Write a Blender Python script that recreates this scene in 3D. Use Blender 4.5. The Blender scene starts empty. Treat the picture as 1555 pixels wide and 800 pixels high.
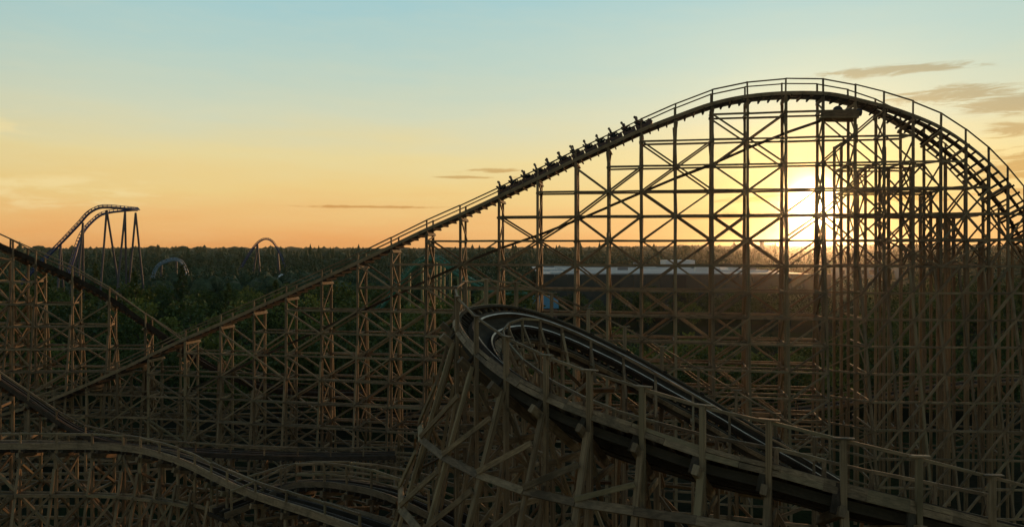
import bpy, bmesh, math, random
from mathutils import Vector, Matrix, noise

# ------------------------------------------------------------------ camera, world, sun
R = math.radians
random.seed(7)
sc = bpy.context.scene
F, CU, HV, CZ = 1200.0, 777.5, 377.0, 26.0        # focal length in photo pixels, image centre, horizon row, eye height
cam = bpy.data.cameras.new('camera')
cam.sensor_width = 36.0
cam.lens = F / 1555.0 * 36.0
cam.shift_y = (400.0 - HV) / 1555.0 * -1.0
cam.clip_start = 0.5
cam.clip_end = 20000
cam_o = bpy.data.objects.new('camera', cam)
cam_o.location = (0, 0, CZ)
cam_o.rotation_euler = (R(90), 0, 0)
sc.collection.objects.link(cam_o)
sc.camera = cam_o

SUN_AZ = math.atan2(1236 - CU, F)
SUN_EL = math.atan2(HV - 311, F / math.cos(SUN_AZ))
SUN_DIR = Vector((math.sin(SUN_AZ) * math.cos(SUN_EL), math.cos(SUN_AZ) * math.cos(SUN_EL), math.sin(SUN_EL)))

world = bpy.data.worlds.new('World')
sc.world = world
world.use_nodes = True
wt = world.node_tree


class G:
    """small helper to write shader graphs"""
    def __init__(s, nt):
        s.nt = nt

    def n(s, t, **kw):
        nd = s.nt.nodes.new(t)
        for k, v in kw.items():
            setattr(nd, k, v)
        return nd

    def put(s, sock, v):
        if v is None:
            return
        if isinstance(v, bpy.types.NodeSocket):
            s.nt.links.new(v, sock)
        else:
            sock.default_value = v

    def math(s, op, a, b=None, c=None, clamp=False):
        nd = s.n('ShaderNodeMath', operation=op, use_clamp=clamp)
        for i, v in enumerate((a, b, c)):
            s.put(nd.inputs[i], v)
        return nd.outputs[0]

    def vec(s, op, a, b=None):
        nd = s.n('ShaderNodeVectorMath', operation=op)
        s.put(nd.inputs[0], a)
        s.put(nd.inputs[1], b)
        return nd.outputs['Value'] if op in ('DOT_PRODUCT', 'LENGTH') else nd.outputs[0]

    def mix(s, f, a, b, mode='MIX'):
        nd = s.n('ShaderNodeMix', data_type='RGBA', blend_type=mode)
        s.put(nd.inputs[0], f)
        s.put(nd.inputs[6], a)
        s.put(nd.inputs[7], b)
        return nd.outputs[2]

    def ramp(s, f, stops, interp='LINEAR'):
        nd = s.n('ShaderNodeValToRGB')
        cr = nd.color_ramp
        cr.interpolation = interp
        while len(cr.elements) < len(stops):
            cr.elements.new(0.5)
        for e, (p, c) in zip(cr.elements, stops):
            e.position = p
            e.color = c if len(c) == 4 else (*c, 1)
        s.put(nd.inputs[0], f)
        return nd.outputs[0]

    def remap(s, v, a, b, c=0.0, d=1.0, smooth=True):
        nd = s.n('ShaderNodeMapRange', interpolation_type='SMOOTHSTEP' if smooth else 'LINEAR')
        s.put(nd.inputs[0], v)
        for i, x in enumerate((a, b, c, d)):
            nd.inputs[i + 1].default_value = x
        return nd.outputs[0]

    def noise(s, vec, scale=5, detail=4, rough=0.5, dist=0.0):
        nd = s.n('ShaderNodeTexNoise')
        s.put(nd.inputs['Vector'], vec)
        nd.inputs['Scale'].default_value = scale
        nd.inputs['Detail'].default_value = detail
        nd.inputs['Roughness'].default_value = rough
        nd.inputs['Distortion'].default_value = dist
        return nd.outputs[0]


def build_world():
    g = G(wt)
    for nd in list(wt.nodes):
        wt.nodes.remove(nd)
    out = g.n('ShaderNodeOutputWorld')
    tc = g.n('ShaderNodeTexCoord')
    d = g.vec('NORMALIZE', tc.outputs['Generated'])
    sp = g.n('ShaderNodeSeparateXYZ')
    g.put(sp.inputs[0], d)
    x, y, z = sp.outputs
    el = g.math('DIVIDE', g.math('ARCSINE', z), math.pi / 180)          # degrees
    az = g.math('DIVIDE', g.math('ARCTAN2', x, y), math.pi / 180)
    sky = g.n('ShaderNodeTexSky')
    sky.sky_type = 'NISHITA'
    sky.sun_disc = False
    sky.sun_elevation = SUN_EL
    sky.sun_rotation = SUN_AZ
    sky.altitude = 50
    sky.air_density = 1.0
    sky.dust_density = 1.0
    sky.ozone_density = 1.5
    nish = g.mix(1.0, sky.outputs[0], (0.15, 0.15, 0.15, 1), 'MULTIPLY')
    # the sunset side: colour by height above the horizon
    wob = g.noise(g.vec('MULTIPLY', d, (3, 3, 22)), 1.6, 4, 0.55)
    elw = g.math('ADD', el, g.math('MULTIPLY', g.math('SUBTRACT', wob, 0.5), 3.0))
    e01 = g.math('DIVIDE', elw, 40.0, clamp=True)
    west = g.ramp(e01, [(0.0, (0.86, 0.385, 0.12)), (0.045, (0.87, 0.50, 0.18)), (0.10, (0.86, 0.62, 0.245)),
                        (0.16, (0.82, 0.68, 0.33)), (0.23, (0.66, 0.68, 0.48)), (0.32, (0.50, 0.645, 0.56)),
                        (0.44, (0.365, 0.60, 0.615)), (0.62, (0.33, 0.52, 0.57)), (1.0, (0.20, 0.34, 0.42))])
    # angle from the sun
    cs = g.vec('DOT_PRODUCT', d, tuple(SUN_DIR))
    ang = g.math('DIVIDE', g.math('ARCCOSINE', g.math('MINIMUM', cs, 0.9999999)), math.pi / 180)
    flat = g.vec('NORMALIZE', g.vec('MULTIPLY', d, (1, 1, 0)))
    ca = g.vec('DOT_PRODUCT', flat, (math.sin(SUN_AZ), math.cos(SUN_AZ), 0))
    west = g.mix(1.0, west, (0.815, 0.82, 0.835, 1), 'MULTIPLY')
    wside = g.remap(ca, -0.25, 0.75)
    low = g.remap(el, 75, 20)
    base = g.mix(g.math('MULTIPLY', wside, low), nish, west)
    # wide warm aureole, bright core
    def glow(sig, p=1.0):
        return g.math('EXPONENT', g.math('MULTIPLY', g.math('POWER', g.math('DIVIDE', ang, sig), p), -1.0))
    a1 = g.mix(1.0, (0.24, 0.155, 0.055, 1), glow(15.0, 1.3), 'MULTIPLY')
    a2 = g.mix(1.0, (0.80, 0.44, 0.08, 1), glow(4.2, 1.2), 'MULTIPLY')
    a3 = g.mix(1.0, (11.0, 8.2, 4.2, 1), glow(1.2, 2.2), 'MULTIPLY')
    # thin cloud, streaked along the horizon
    cv = g.n('ShaderNodeCombineXYZ')
    g.put(cv.inputs[0], g.math('MULTIPLY', az, 0.16))
    g.put(cv.inputs[1], g.math('MULTIPLY', el, 0.72))
    n1 = g.noise(g.vec('MULTIPLY', cv.outputs[0], (1.5, 2.2, 1)), 1.0, 9, 0.66, 0.9)
    n2 = g.noise(g.vec('ADD', cv.outputs[0], (31.7, 5.2, 0)), 1.9, 5, 0.6, 0.3)

    def spot(a0, e0, sa, se):
        u = g.math('POWER', g.math('DIVIDE', g.math('SUBTRACT', az, a0), sa), 2)
        v = g.math('POWER', g.math('DIVIDE', g.math('SUBTRACT', el, e0), se), 2)
        return g.math('EXPONENT', g.math('MULTIPLY', g.math('ADD', u, v), -1.0))
    m_r = None
    for args in ((29.5, 9.6, 4.2, 0.55), (33.0, 8.9, 3.5, 0.7), (32.0, 7.2, 2.2, 0.45), (33.5, 5.0, 3.4, 1.0), (26, 11.4, 5, 0.35), (24, 3.4, 9, 0.4), (16, 2.2, 6, 0.25), (-1.5, 5.6, 2.6, 0.2), (-3.0, 5.1, 2.8, 0.13), (-9.5, 2.95, 6.0, 0.11), (48, 7, 9, 1.6)):
        s_ = spot(*args)
        m_r = s_ if m_r is None else g.math('MAXIMUM', m_r, s_)
    cl = g.remap(g.math('ADD', n1, g.math('MULTIPLY', m_r, 0.34)), 0.58, 0.78)
    cl = g.math('MULTIPLY', g.math('MULTIPLY', cl, g.remap(el, 0.2, 1.5)), g.remap(m_r, 0.04, 0.4))
    m_l = g.math('MAXIMUM', spot(-34.5, 7.6, 3.6, 1.0), g.math('MULTIPLY', spot(-31, 3.6, 9, 1.5), 0.55))
    cl2 = g.remap(g.math('ADD', n2, g.math('MULTIPLY', m_l, 0.42)), 0.60, 0.84)
    cl2 = g.math('MULTIPLY', cl2, g.remap(m_l, 0.08, 0.5))
    cir = g.math('MULTIPLY', g.remap(n2, 0.40, 0.80), 0.05)
    col = g.mix(1.0, base, a1, 'ADD')
    col = g.mix(g.math('MULTIPLY', cl2, g.math('MULTIPLY', wside, 0.6)), col, (0.76, 0.61, 0.30, 1))
    col = g.mix(g.math('MULTIPLY', cir, wside), col, (0.76, 0.63, 0.38, 1))
    col = g.mix(g.math('MULTIPLY', cl, 0.85), col, g.mix(1.0, col, (0.70, 0.555, 0.43, 1), 'MULTIPLY'))
    col = g.mix(1.0, col, a2, 'ADD')
    col = g.mix(1.0, col, a3, 'ADD')
    bg = g.n('ShaderNodeBackground')
    g.put(bg.inputs[0], col)
    bg.inputs[1].default_value = 1.0
    g.put(out.inputs[0], bg.outputs[0])


build_world()
world.cycles.sampling_method = 'MANUAL'
world.cycles.sample_map_resolution = 2048

sun = bpy.data.lights.new('sun', 'SUN')
sun.energy = 1.4
sun.angle = R(0.6)
sun.color = (1.0, 0.50, 0.20)
sun_o = bpy.data.objects.new('sun', sun)
sun_o.rotation_euler = (-SUN_DIR).to_track_quat('-Z', 'Y').to_euler()
sun_o.location = SUN_DIR * 300
sc.collection.objects.link(sun_o)

sc.view_settings.view_transform = 'Standard'
sc.view_settings.look = 'None'
sc.view_settings.exposure = 0.25
sc.view_settings.gamma = 1.0
sc.render.engine = 'CYCLES'
sc.cycles.use_denoising = True
sc.cycles.max_bounces = 6
sc.cycles.diffuse_bounces = 3
sc.cycles.glossy_bounces = 2
sc.cycles.transparent_max_bounces = 8
sc.cycles.volume_bounces = 0
sc.cycles.volume_step_rate = 4
sc.cycles.sample_clamp_indirect = 3.0

# ------------------------------------------------------------------ helpers
COL = sc.collection


def P(u, v, d):
    """a photo pixel at a chosen distance -> world point"""
    return Vector(((u - CU) / F * d, d, CZ + (HV - v) / F * d))


def proj(p):
    d = max(p.y, 0.5)
    return ((p.x / d * F) + CU, HV - (p.z - CZ) / d * F)


def mesh(name, verts, faces, mat=None, smooth=False, uvs=None):
    me = bpy.data.meshes.new(name)
    me.from_pydata([tuple(v) for v in verts], [], faces)
    if uvs is not None:
        ul = me.uv_layers.new(name='UVMap')
        ul.data.foreach_set('uv', [c for uv in uvs for c in uv])
    if mat:
        me.materials.append(mat)
    if smooth:
        me.polygons.foreach_set('use_smooth', [True] * len(me.polygons))
    me.update()
    return me


def obj(name, me, parent=None, matrix=None, kind=None):
    o = bpy.data.objects.new(name, me)
    COL.objects.link(o)
    if parent is not None:
        o.parent = parent
    if matrix is not None:
        o.matrix_local = matrix
    if kind:
        o['kind'] = kind
    return o


def thing(name, label, cat, loc=(0, 0, 0), group=None):
    o = bpy.data.objects.new(name, None)
    o.empty_display_size = 0.2
    COL.objects.link(o)
    o.location = loc
    tag(o, label, cat, group)
    return o


def tag(o, label, cat, group=None):
    o['label'] = label
    o['category'] = cat
    if group:
        o['group'] = group


def bm_mesh(name, bm, mat, smooth=False):
    me = bpy.data.meshes.new(name)
    bm.normal_update()
    bm.to_mesh(me)
    bm.free()
    if mat:
        me.materials.append(mat)
    if smooth:
        me.polygons.foreach_set('use_smooth', [True] * len(me.polygons))
    return me


# ------------------------------------------------------------------ materials
def principled(name):
    m = bpy.data.materials.new(name)
    m.use_nodes = True
    g = G(m.node_tree)
    b = m.node_tree.nodes['Principled BSDF']
    return m, g, b


def wood_material(name, dark, light, scale=1.0, rough=0.72, spec=0.3):
    m, g, b = principled(name)
    uv = g.n('ShaderNodeUVMap')
    oi = g.n('ShaderNodeObjectInfo')
    geo = g.n('ShaderNodeNewGeometry')
    wn = g.n('ShaderNodeTexWhiteNoise', noise_dimensions='2D')
    fl = g.vec('FLOOR', uv.outputs[0])
    g.put(wn.inputs['Vector'], fl)
    rnd = g.math('FRACT', g.math('ADD', wn.outputs[0], oi.outputs['Random']))
    off = g.n('ShaderNodeCombineXYZ')
    g.put(off.inputs[2], g.math('MULTIPLY', rnd, 37.0))
    v = g.vec('ADD', g.vec('MULTIPLY', uv.outputs[0], (9 * scale, 2.2 * scale, 1)), off.outputs[0])
    grain = g.noise(v, 2.6, 5, 0.65, 0.3)
    pos = g.noise(g.vec('MULTIPLY', geo.outputs['Position'], (1.1, 1.1, 0.45)), 1.3, 4, 0.6)
    c = g.mix(g.remap(grain, 0.28, 0.72), (*dark, 1), (*light, 1))
    grey = g.noise(g.vec('MULTIPLY', geo.outputs['Position'], (0.7, 0.7, 0.25)), 0.9, 3, 0.5)
    c = g.mix(g.math('MULTIPLY', g.remap(grey, 0.45, 0.7), 0.35), c, (light[0] * .68, light[1] * .78, light[2] * .9, 1))
    c = g.mix(g.math('MULTIPLY', g.remap(pos, 0.45, 0.72), 0.65), c, (dark[0] * 0.55, dark[1] * 0.6, dark[2] * 0.6, 1))
    br = g.remap(rnd, 0, 1, 0.62, 1.28, False)
    cc = g.n('ShaderNodeCombineColor')
    for i in range(3):
        g.put(cc.inputs[i], br)
    c = g.mix(1.0, c, cc.outputs[0], 'MULTIPLY')
    tint = g.math('FRACT', g.math('MULTIPLY', rnd, 7.31))
    c = g.mix(g.math('MULTIPLY', g.remap(tint, 0.6, 1.0), 0.35), c, (light[0] * 0.72, light[1] * 0.92, light[2] * 0.85, 1))
    g.put(b.inputs['Base Color'], c)
    b.inputs['Roughness'].default_value = rough
    b.inputs['Specular IOR Level'].default_value = spec
    bump = g.n('ShaderNodeBump')
    bump.inputs['Strength'].default_value = 0.35
    bump.inputs['Distance'].default_value = 0.02
    g.put(bump.inputs['Height'], grain)
    g.put(b.inputs['Normal'], bump.outputs[0])
    return m


def plain(name, col, rough=0.6, metal=0.0, var=0.15, scale=3.0):
    m, g, b = principled(name)
    geo = g.n('ShaderNodeNewGeometry')
    n1 = g.noise(geo.outputs['Position'], scale, 4, 0.6)
    f = g.remap(n1, 0.3, 0.7)
    lo = tuple(c * (1 - var) for c in col)
    hi = tuple(min(1, c * (1 + var)) for c in col)
    g.put(b.inputs['Base Color'], g.mix(f, (*lo, 1), (*hi, 1)))
    b.inputs['Roughness'].default_value = rough
    b.inputs['Metallic'].default_value = metal
    return m


WOOD = wood_material('weathered_wood', (0.178, 0.110, 0.054), (0.43, 0.275, 0.140))
TRACKWOOD = wood_material('track_wood', (0.055, 0.038, 0.025), (0.115, 0.080, 0.052), rough=0.92, spec=0.06)
STEEL = plain('rail_steel', (0.46, 0.36, 0.27), 0.34, 1.0, 0.2, 2.0)
DULLSTEEL = plain('dull_rail_steel', (0.11, 0.075, 0.055), 0.6, 0.4, 0.2, 2.0)  # darkened copy of the rail steel, for rails that catch no glint
DARKMETAL = plain('dark_metal', (0.05, 0.05, 0.055), 0.45, 0.7)

# ------------------------------------------------------------------ beams
BOXF = [(0, 3, 2, 1), (4, 5, 6, 7), (0, 1, 5, 4), (1, 2, 6, 5), (2, 3, 7, 6), (3, 0, 4, 7)]
BOXUV = [(0, 0), (0, .2), (.9, .2), (.9, 0), (0, 0), (.9, 0), (.9, .2), (0, .2)] + [(0, 0), (.25, 0), (.25, .98), (0, .98), (.25, 0), (.5, 0), (.5, .98), (.25, .98),
         (.5, 0), (.75, 0), (.75, .98), (.5, .98), (.75, 0), (.98, 0), (.98, .98), (.75, .98)]
UNITV = [(-.5, -.5, 0), (.5, -.5, 0), (.5, .5, 0), (-.5, .5, 0), (-.5, -.5, 1), (.5, -.5, 1), (.5, .5, 1), (-.5, .5, 1)]


def chamfer_unit(mat):
    c = 0.07
    ring = [(-.5 + c, -.5), (.5 - c, -.5), (.5, -.5 + c), (.5, .5 - c), (.5 - c, .5), (-.5 + c, .5), (-.5, .5 - c), (-.5, -.5 + c)]
    v = [(x, y, 0) for x, y in ring] + [(x, y, 1) for x, y in ring]
    f = [tuple(range(7, -1, -1)), tuple(range(8, 16))] + [(i, (i + 1) % 8, 8 + (i + 1) % 8, 8 + i) for i in range(8)]
    uv = [(x + .5, y * .2 + .1) for x, y in ring[::-1]] + [(x + .5, y * .2 + .1) for x, y in ring]
    for i in range(8):
        a, b2 = i / 8 * .98, (i + 1) / 8 * .98
        uv += [(a, 0), (b2, 0), (b2, .98), (a, .98)]
    return mesh('timber', v, f, mat, uvs=uv)


UNIT = {}


def unit(mat, fine=False):
    k = (mat.name, fine)
    if k not in UNIT:
        UNIT[k] = chamfer_unit(mat) if fine else mesh('timber', UNITV, BOXF, mat, uvs=BOXUV)
    return UNIT[k]


def beam_matrix(p0, p1, w, h, up=None):
    z = p1 - p0
    L = z.length
    z = z / L
    up = Vector(up) if up is not None else Vector((0, 0, 1))
    if abs(z.dot(up)) > 0.96:
        up = Vector((0.18, 0.984, 0)) if abs(z.z) > 0.9 else Vector((0, 0, 1))
    x = up.cross(z).normalized()
    y = z.cross(x)
    m = Matrix(((x.x * w, y.x * h, z.x * L, p0.x), (x.y * w, y.y * h, z.y * L, p0.y), (x.z * w, y.z * h, z.z * L, p0.z), (0, 0, 0, 1)))
    return m


class Frame:
    """a trestle: collects timbers by kind, then links the largest in view as parts and joins the rest"""
    def __init__(s, root, cap=300, fine=False, mat=None):
        s.root, s.cap, s.fine, s.mat = root, cap, fine, mat or WOOD
        s.k = {}

    def add(s, kind, p0, p1, w, h=None, up=None, mat=None):
        if (p1 - p0).length < 0.05:
            return
        j = .012 if s.fine else .03
        h = h or w
        jit = lambda p: Vector(p) + Vector((random.uniform(-j, j), random.uniform(-j, j), random.uniform(-j, j)))
        k = random.uniform(.88, 1.12)
        s.k.setdefault((kind, (mat or s.mat).name), []).append((jit(p0), jit(p1), w * k, h * k, up))

    def size(s, b):
        a, c = proj(b[0]), proj(b[1])
        x0, x1 = max(0, min(a[0], c[0])), min(1555, max(a[0], c[0]))
        y0, y1 = max(0, min(a[1], c[1])), min(800, max(a[1], c[1]))
        if x1 < x0 or y1 < y0:
            return 0.0
        d = max(1.0, (b[0].y + b[1].y) / 2)
        return (math.hypot(x1 - x0, y1 - y0) + 1) * max(b[2], b[3]) / d

    def build(s):
        inv = s.root.matrix_world.inverted() if False else Matrix.Translation(-Vector(s.root.location))
        for (kind, mname), bs in s.k.items():
            mat = bpy.data.materials[mname]
            bs = sorted(bs, key=s.size, reverse=True)
            n = min(s.cap, len(bs))
            while n > 0 and s.size(bs[n - 1]) <= 0:
                n -= 1
            u = unit(mat, s.fine)
            for b in bs[:n]:
                obj(kind, u, s.root, inv @ beam_matrix(*b))
            rest = bs[n:]
            if rest:
                V, Fc, U = [], [], []
                for b in rest:
                    m = inv @ beam_matrix(*b)
                    o = len(V)
                    V += [m @ Vector(q) for q in UNITV]
                    Fc += [tuple(i + o for i in f) for f in BOXF]
                    ru, rv = random.randint(0, 90), random.randint(0, 90)
                    U += [(a + ru, c + rv) for a, c in BOXUV]
                obj(kind, mesh(kind, V, Fc, mat, uvs=U), s.root, kind='stuff')


# ------------------------------------------------------------------ track paths
def catmull(pts, n=12):
    out = []
    N = len(pts)
    for i in range(N - 1):
        p0, p1, p2, p3 = pts[max(i - 1, 0)], pts[i], pts[i + 1], pts[min(i + 2, N - 1)]
        for k in range(n):
            t = k / n
            out.append(0.5 * ((2 * p1) + (p2 - p0) * t + (2 * p0 - 5 * p1 + 4 * p2 - p3) * t * t + (3 * p1 - p0 - 3 * p2 + p3) * t ** 3))
    out.append(pts[-1].copy())
    return out


class Path:
    """reference line with bank; bank > 0 lowers the right-hand side. ref = lateral place of the given points"""
    def __init__(s, pts, banks, ref=0.0):
        v4 = catmull([Vector((p.x, p.y, p.z, b)) for p, b in zip(pts, banks)])
        s.p = [Vector(v[:3]) for v in v4]
        s.b = [v[3] for v in v4]
        s.ref = ref
        s.s = [0.0]
        for a, b in zip(s.p, s.p[1:]):
            s.s.append(s.s[-1] + (b - a).length)
        s.L = s.s[-1]
        s._i = 0

    def at(s, d):
        d = max(0.0, min(s.L - 1e-4, d))
        lo, hi = 0, len(s.s) - 1
        while hi - lo > 1:
            m = (lo + hi) // 2
            if s.s[m] <= d:
                lo = m
            else:
                hi = m
        f = (d - s.s[lo]) / max(1e-6, s.s[lo + 1] - s.s[lo])
        p = s.p[lo].lerp(s.p[lo + 1], f)
        b = s.b[lo] + (s.b[lo + 1] - s.b[lo]) * f
        i0, i1 = max(0, lo - 3), min(len(s.p) - 1, lo + 4)
        t = (s.p[i1] - s.p[i0]).normalized()
        rh = Vector((t.y, -t.x, 0)).normalized()
        up = rh.cross(t)
        bb = R(b)
        r = rh * math.cos(bb) - up * math.sin(bb)
        u = up * math.cos(bb) + rh * math.sin(bb)
        c = p - r * s.ref
        return c, t, r, u, rh

    def find_u(s, uu, lo=0.0):
        best, bd = 0, 1e9
        n = 800
        for i in range(n + 1):
            d = s.L * i / n
            if d < lo:
                continue
            e = abs(proj(s.at(d)[0])[0] - uu)
            if e < bd:
                best, bd = d, e
        return best


def sweep(path, d0, d1, step, sec, mat, uvrep=3.0):
    """section = list of (lateral, up) points, closed"""
    n = max(2, int((d1 - d0) / step) + 1)
    V, Fc, U = [], [], []
    m = len(sec)
    for i in range(n):
        d = d0 + (d1 - d0) * i / (n - 1)
        c, t, r, u, rh = path.at(d)
        for a, b in sec:
            V.append(c + r * a + u * b)
    for i in range(n - 1):
        for j in range(m):
            k = (j + 1) % m
            Fc.append((i * m + j, i * m + k, (i + 1) * m + k, (i + 1) * m + j))
            q0, q1 = (i * step / uvrep) % 1 * .5, (i * step / uvrep) % 1 * .5 + step / uvrep
            U += [(j / m * .9, q0), ((j + 1) / m * .9, q0), ((j + 1) / m * .9, q1), (j / m * .9, q1)]
    Fc += [tuple(range(m - 1, -1, -1)), tuple(range((n - 1) * m, n * m))]
    U += [(0.1, 0.1)] * (2 * m)
    # make normals point outwards
    me = mesh('sweep', V, Fc, mat, uvs=U)
    bm = bmesh.new()
    bm.from_mesh(me)
    bmesh.ops.recalc_face_normals(bm, faces=bm.faces)
    bm.to_mesh(me)
    bm.free()
    return me


def rect(x0, x1, y0, y1):
    return [(x0, y0), (x1, y0), (x1, y1), (x0, y1)]


def lay_track(root, fr, path, d0, d1, step=0.5, tie=0.9, half=1.35, edge=(1, 1), edge_h=0.34, tie_w=0.13, plank=None, edge_mat=None, tie_jit=.22, steel=None):
    inv = Matrix.Translation(-Vector(root.location))
    for s in (-1, 1):
        a, b = sorted((s * 0.47, s * 0.74))
        st = obj('rail_beam', sweep(path, d0, d1, step, rect(a, b, 0.003, 0.30), TRACKWOOD), root, inv)
        a, b = sorted((s * 0.47, s * 0.56))
        obj('steel_rail', sweep(path, d0, d1, step, rect(a, b, 0.302, 0.325), steel or DULLSTEEL), st)
    for s, on in ((-1, edge[0]), (1, edge[1])):
        if on:
            a, b = sorted((s * (half - 0.15), s * (half - 0.01)))
            obj('edge_beam', sweep(path, d0, d1, step, rect(a, b, 0.003, edge_h), edge_mat or fr.mat), root, inv)
    n = int((d1 - d0) / tie)
    for i in range(n + 1):
        c, t, r, u, rh = path.at(d0 + i * tie + random.uniform(-.04, .04))
        j0, j1 = random.uniform(-.02, tie_jit - .02), random.uniform(-.02, tie_jit - .02)
        fr.add('tie', c - r * (half + j0) - u * 0.10, c + r * (half + j1) - u * 0.10, tie_w, 0.2, up=u, mat=TRACKWOOD)
    if plank:
        p0, p1, a, b = plank
        i = 0
        while p0 + i * 0.24 < p1:
            c, t, r, u, rh = path.at(p0 + i * 0.24)
            fr.add('plank', c + r * a + u * 0.03, c + r * b + u * 0.03, 0.18, 0.045, up=u)
            i += 1


def stations(path, d0, d1, spacing):
    n = max(1, round((d1 - d0) / spacing))
    return [d0 + (d1 - d0) * i / n for i in range(n + 1)]


def trestle(fr, path, ds, half=1.2, zrow=0.0, dz=2.44, post=0.26, led=0.16, brace=0.13, hr=1.45, sides=(-1, 1),
            rails=(1, 1), midrail=False, bent_x=True, brace_span=(2, 2), batter=None, ground=0.0, top_led=True, postup=(1, 1), dens=1.0, zmin=0.0, skip_first=False):
    st = []
    for d in ds:
        c, t, r, u, rh = path.at(d)
        e = {s: c + r * (s * half) for s in (-1, 1)}
        st.append((c, t, rh, e, u))
    ups = {}
    for i, (c, t, rh, e, u) in enumerate(st):
        for s in sides:
            p = e[s]
            up = (hr(p) if callable(hr) else hr) if postup[0 if s < 0 else 1] else -0.1
            skip = skip_first and i == 0
            if skip:
                st[0] = (c, t, rh, e, u)
                ups[(i, s)] = up
                continue
            ups[(i, s)] = up
            fr.add('post', Vector((p.x, p.y, ground)), Vector((p.x, p.y, p.z - 0.1)), post * .55, post, up=t)
            if random.random() < .45 and p.z > 6:
                zs_ = random.uniform(2.0, p.z - 3.0)
                fr.add('splice_board', Vector((p.x, p.y, zs_)) - rh * (s * .02), Vector((p.x, p.y, zs_ + random.uniform(1.3, 2.3))), post * .85, post * 1.22, up=t)
            if up > 0:
                fr.add('handrail_post', Vector((p.x, p.y, p.z - 0.1)), Vector((p.x, p.y, p.z + up)), post * 0.45, post * .62, up=t)
            if up > 0 and i and rails[0 if s < 0 else 1]:
                q = st[i - 1][3][s]
                fr.add('handrail', q + Vector((0, 0, ups[(i - 1, s)] - 0.06)), p + Vector((0, 0, up - 0.06)), 0.09, 0.12)
                if midrail:
                    fr.add('handrail', q + Vector((0, 0, up * 0.55)), p + Vector((0, 0, up * 0.55)), 0.06, 0.1)
        # cross beam right below the track
        if top_led and not (skip_first and i == 0):
            a, b = e[-1], e[1]
            x = (b - a).normalized()
            fr.add('cross_beam', a - x * 0.25 - u * 0.36, b + x * 0.25 - u * 0.36, 0.18, 0.3, up=u)
    def rows(z):
        k = 0
        out = []
        while zrow + k * dz < z - 0.7:
            if zrow + k * dz > max(zmin, ground + 0.5):
                out.append(zrow + k * dz)
            k += 1
        return out
    for i, (c, t, rh, e, u) in enumerate(st):
        zt = min(e[-1].z, e[1].z)
        rz = rows(zt) if not (skip_first and i == 0) else []
        for j, z in enumerate(rz):
            a = Vector((e[-1].x, e[-1].y, z))
            b = Vector((e[1].x, e[1].y, z))
            fr.add('cross_beam', a - t.normalized() * post * .52, b - t.normalized() * post * .52, led * .8, led * 1.3)
            if bent_x:
                z2 = rz[j + 1] if j + 1 < len(rz) else zt - 0.5
                k = (i + j) % 2
                p0, p1 = (a, b) if k else (b, a)
                fr.add('bent_brace', p0 + t * post * .5, Vector((p1.x, p1.y, z2)) + t * post * .5, brace)
                if random.random() < 0.35:
                    fr.add('bent_brace', p1 - t * post * .55, Vector((p0.x, p0.y, z2)) - t * post * .55, brace)
    bs, rs = brace_span
    for i in range(len(st) - 1):
        for s in sides:
            a, b = st[i][3][s], st[i + 1][3][s]
            off = st[i][2] * (s * post * .55)
            for z in rows(min(a.z, b.z)):
                fr.add('ledger', Vector((a.x, a.y, z)) + off, Vector((b.x, b.y, z)) + off, led * .75, led * 1.15)
    for s in sides:
        off_sign = s * post * .72
        for i in range(0, len(st) - bs, bs):
            a, b = st[i][3][s], st[i + bs][3][s]
            zz = rows(min(a.z, b.z) + 0.9)
            off = st[i][2] * off_sign
            for j in range(len(zz) - 1, -1, -rs):
                lo = max(0, j - rs)
                if lo == j or random.random() > dens:
                    continue
                k = ((i // bs) + (j // rs)) % 2
                za, zb = (zz[j], zz[lo]) if k else (zz[lo], zz[j])
                fr.add('long_brace', Vector((a.x, a.y, za)) + off, Vector((b.x, b.y, zb)) + off, brace, brace * 1.25)
                if random.random() < 0.88:
                    fr.add('long_brace', Vector((a.x, a.y, zb)) + off * 1.5, Vector((b.x, b.y, za)) + off * 1.5, brace, brace * 1.25)
    # sloping outer legs
    if batter:
        for s, below, slope, minh, diag in batter:
            legs = []
            for (c, t, rh, e, u) in st:
                p = e[s]
                z1 = p.z - below
                if z1 < minh:
                    legs.append(None)
                    continue
                p1 = Vector((p.x, p.y, z1)) + rh * (s * post)
                p0 = Vector((p.x, p.y, ground)) + rh * (s * (post + (z1 - ground) * slope))
                fr.add('sloping_leg', p0, p1, post * .55, post * .9, up=t)
                legs.append((p0, p1))
                for z in rows(z1):
                    f = (z - ground) / (z1 - ground)
                    q = p0.lerp(p1, f)
                    fr.add('cross_beam', Vector((p.x, p.y, z)), q, led * .8, led * 1.2)
            for i in range(len(legs) - 1):
                if legs[i] is None or legs[i + 1] is None:
                    continue
                (a0, a1), (b0, b1) = legs[i], legs[i + 1]
                rz = rows(min(a1.z, b1.z))
                for j, z in enumerate(rz):
                    A = a0.lerp(a1, (z - ground) / (a1.z - ground))
                    B = b0.lerp(b1, (z - ground) / (b1.z - ground))
                    o = st[i][2] * (s * post * .5)
                    fr.add('ledger', A + o, B + o, led * .75, led * 1.15)
                    if j + 1 < len(rz) and diag and i % diag == 0:
                        z2 = rz[j + 1]
                        B2 = b0.lerp(b1, (z2 - ground) / (b1.z - ground))
                        fr.add('long_brace', A + o * 1.3, B2 + o * 1.3, brace, brace * 1.2)
    return st


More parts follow.
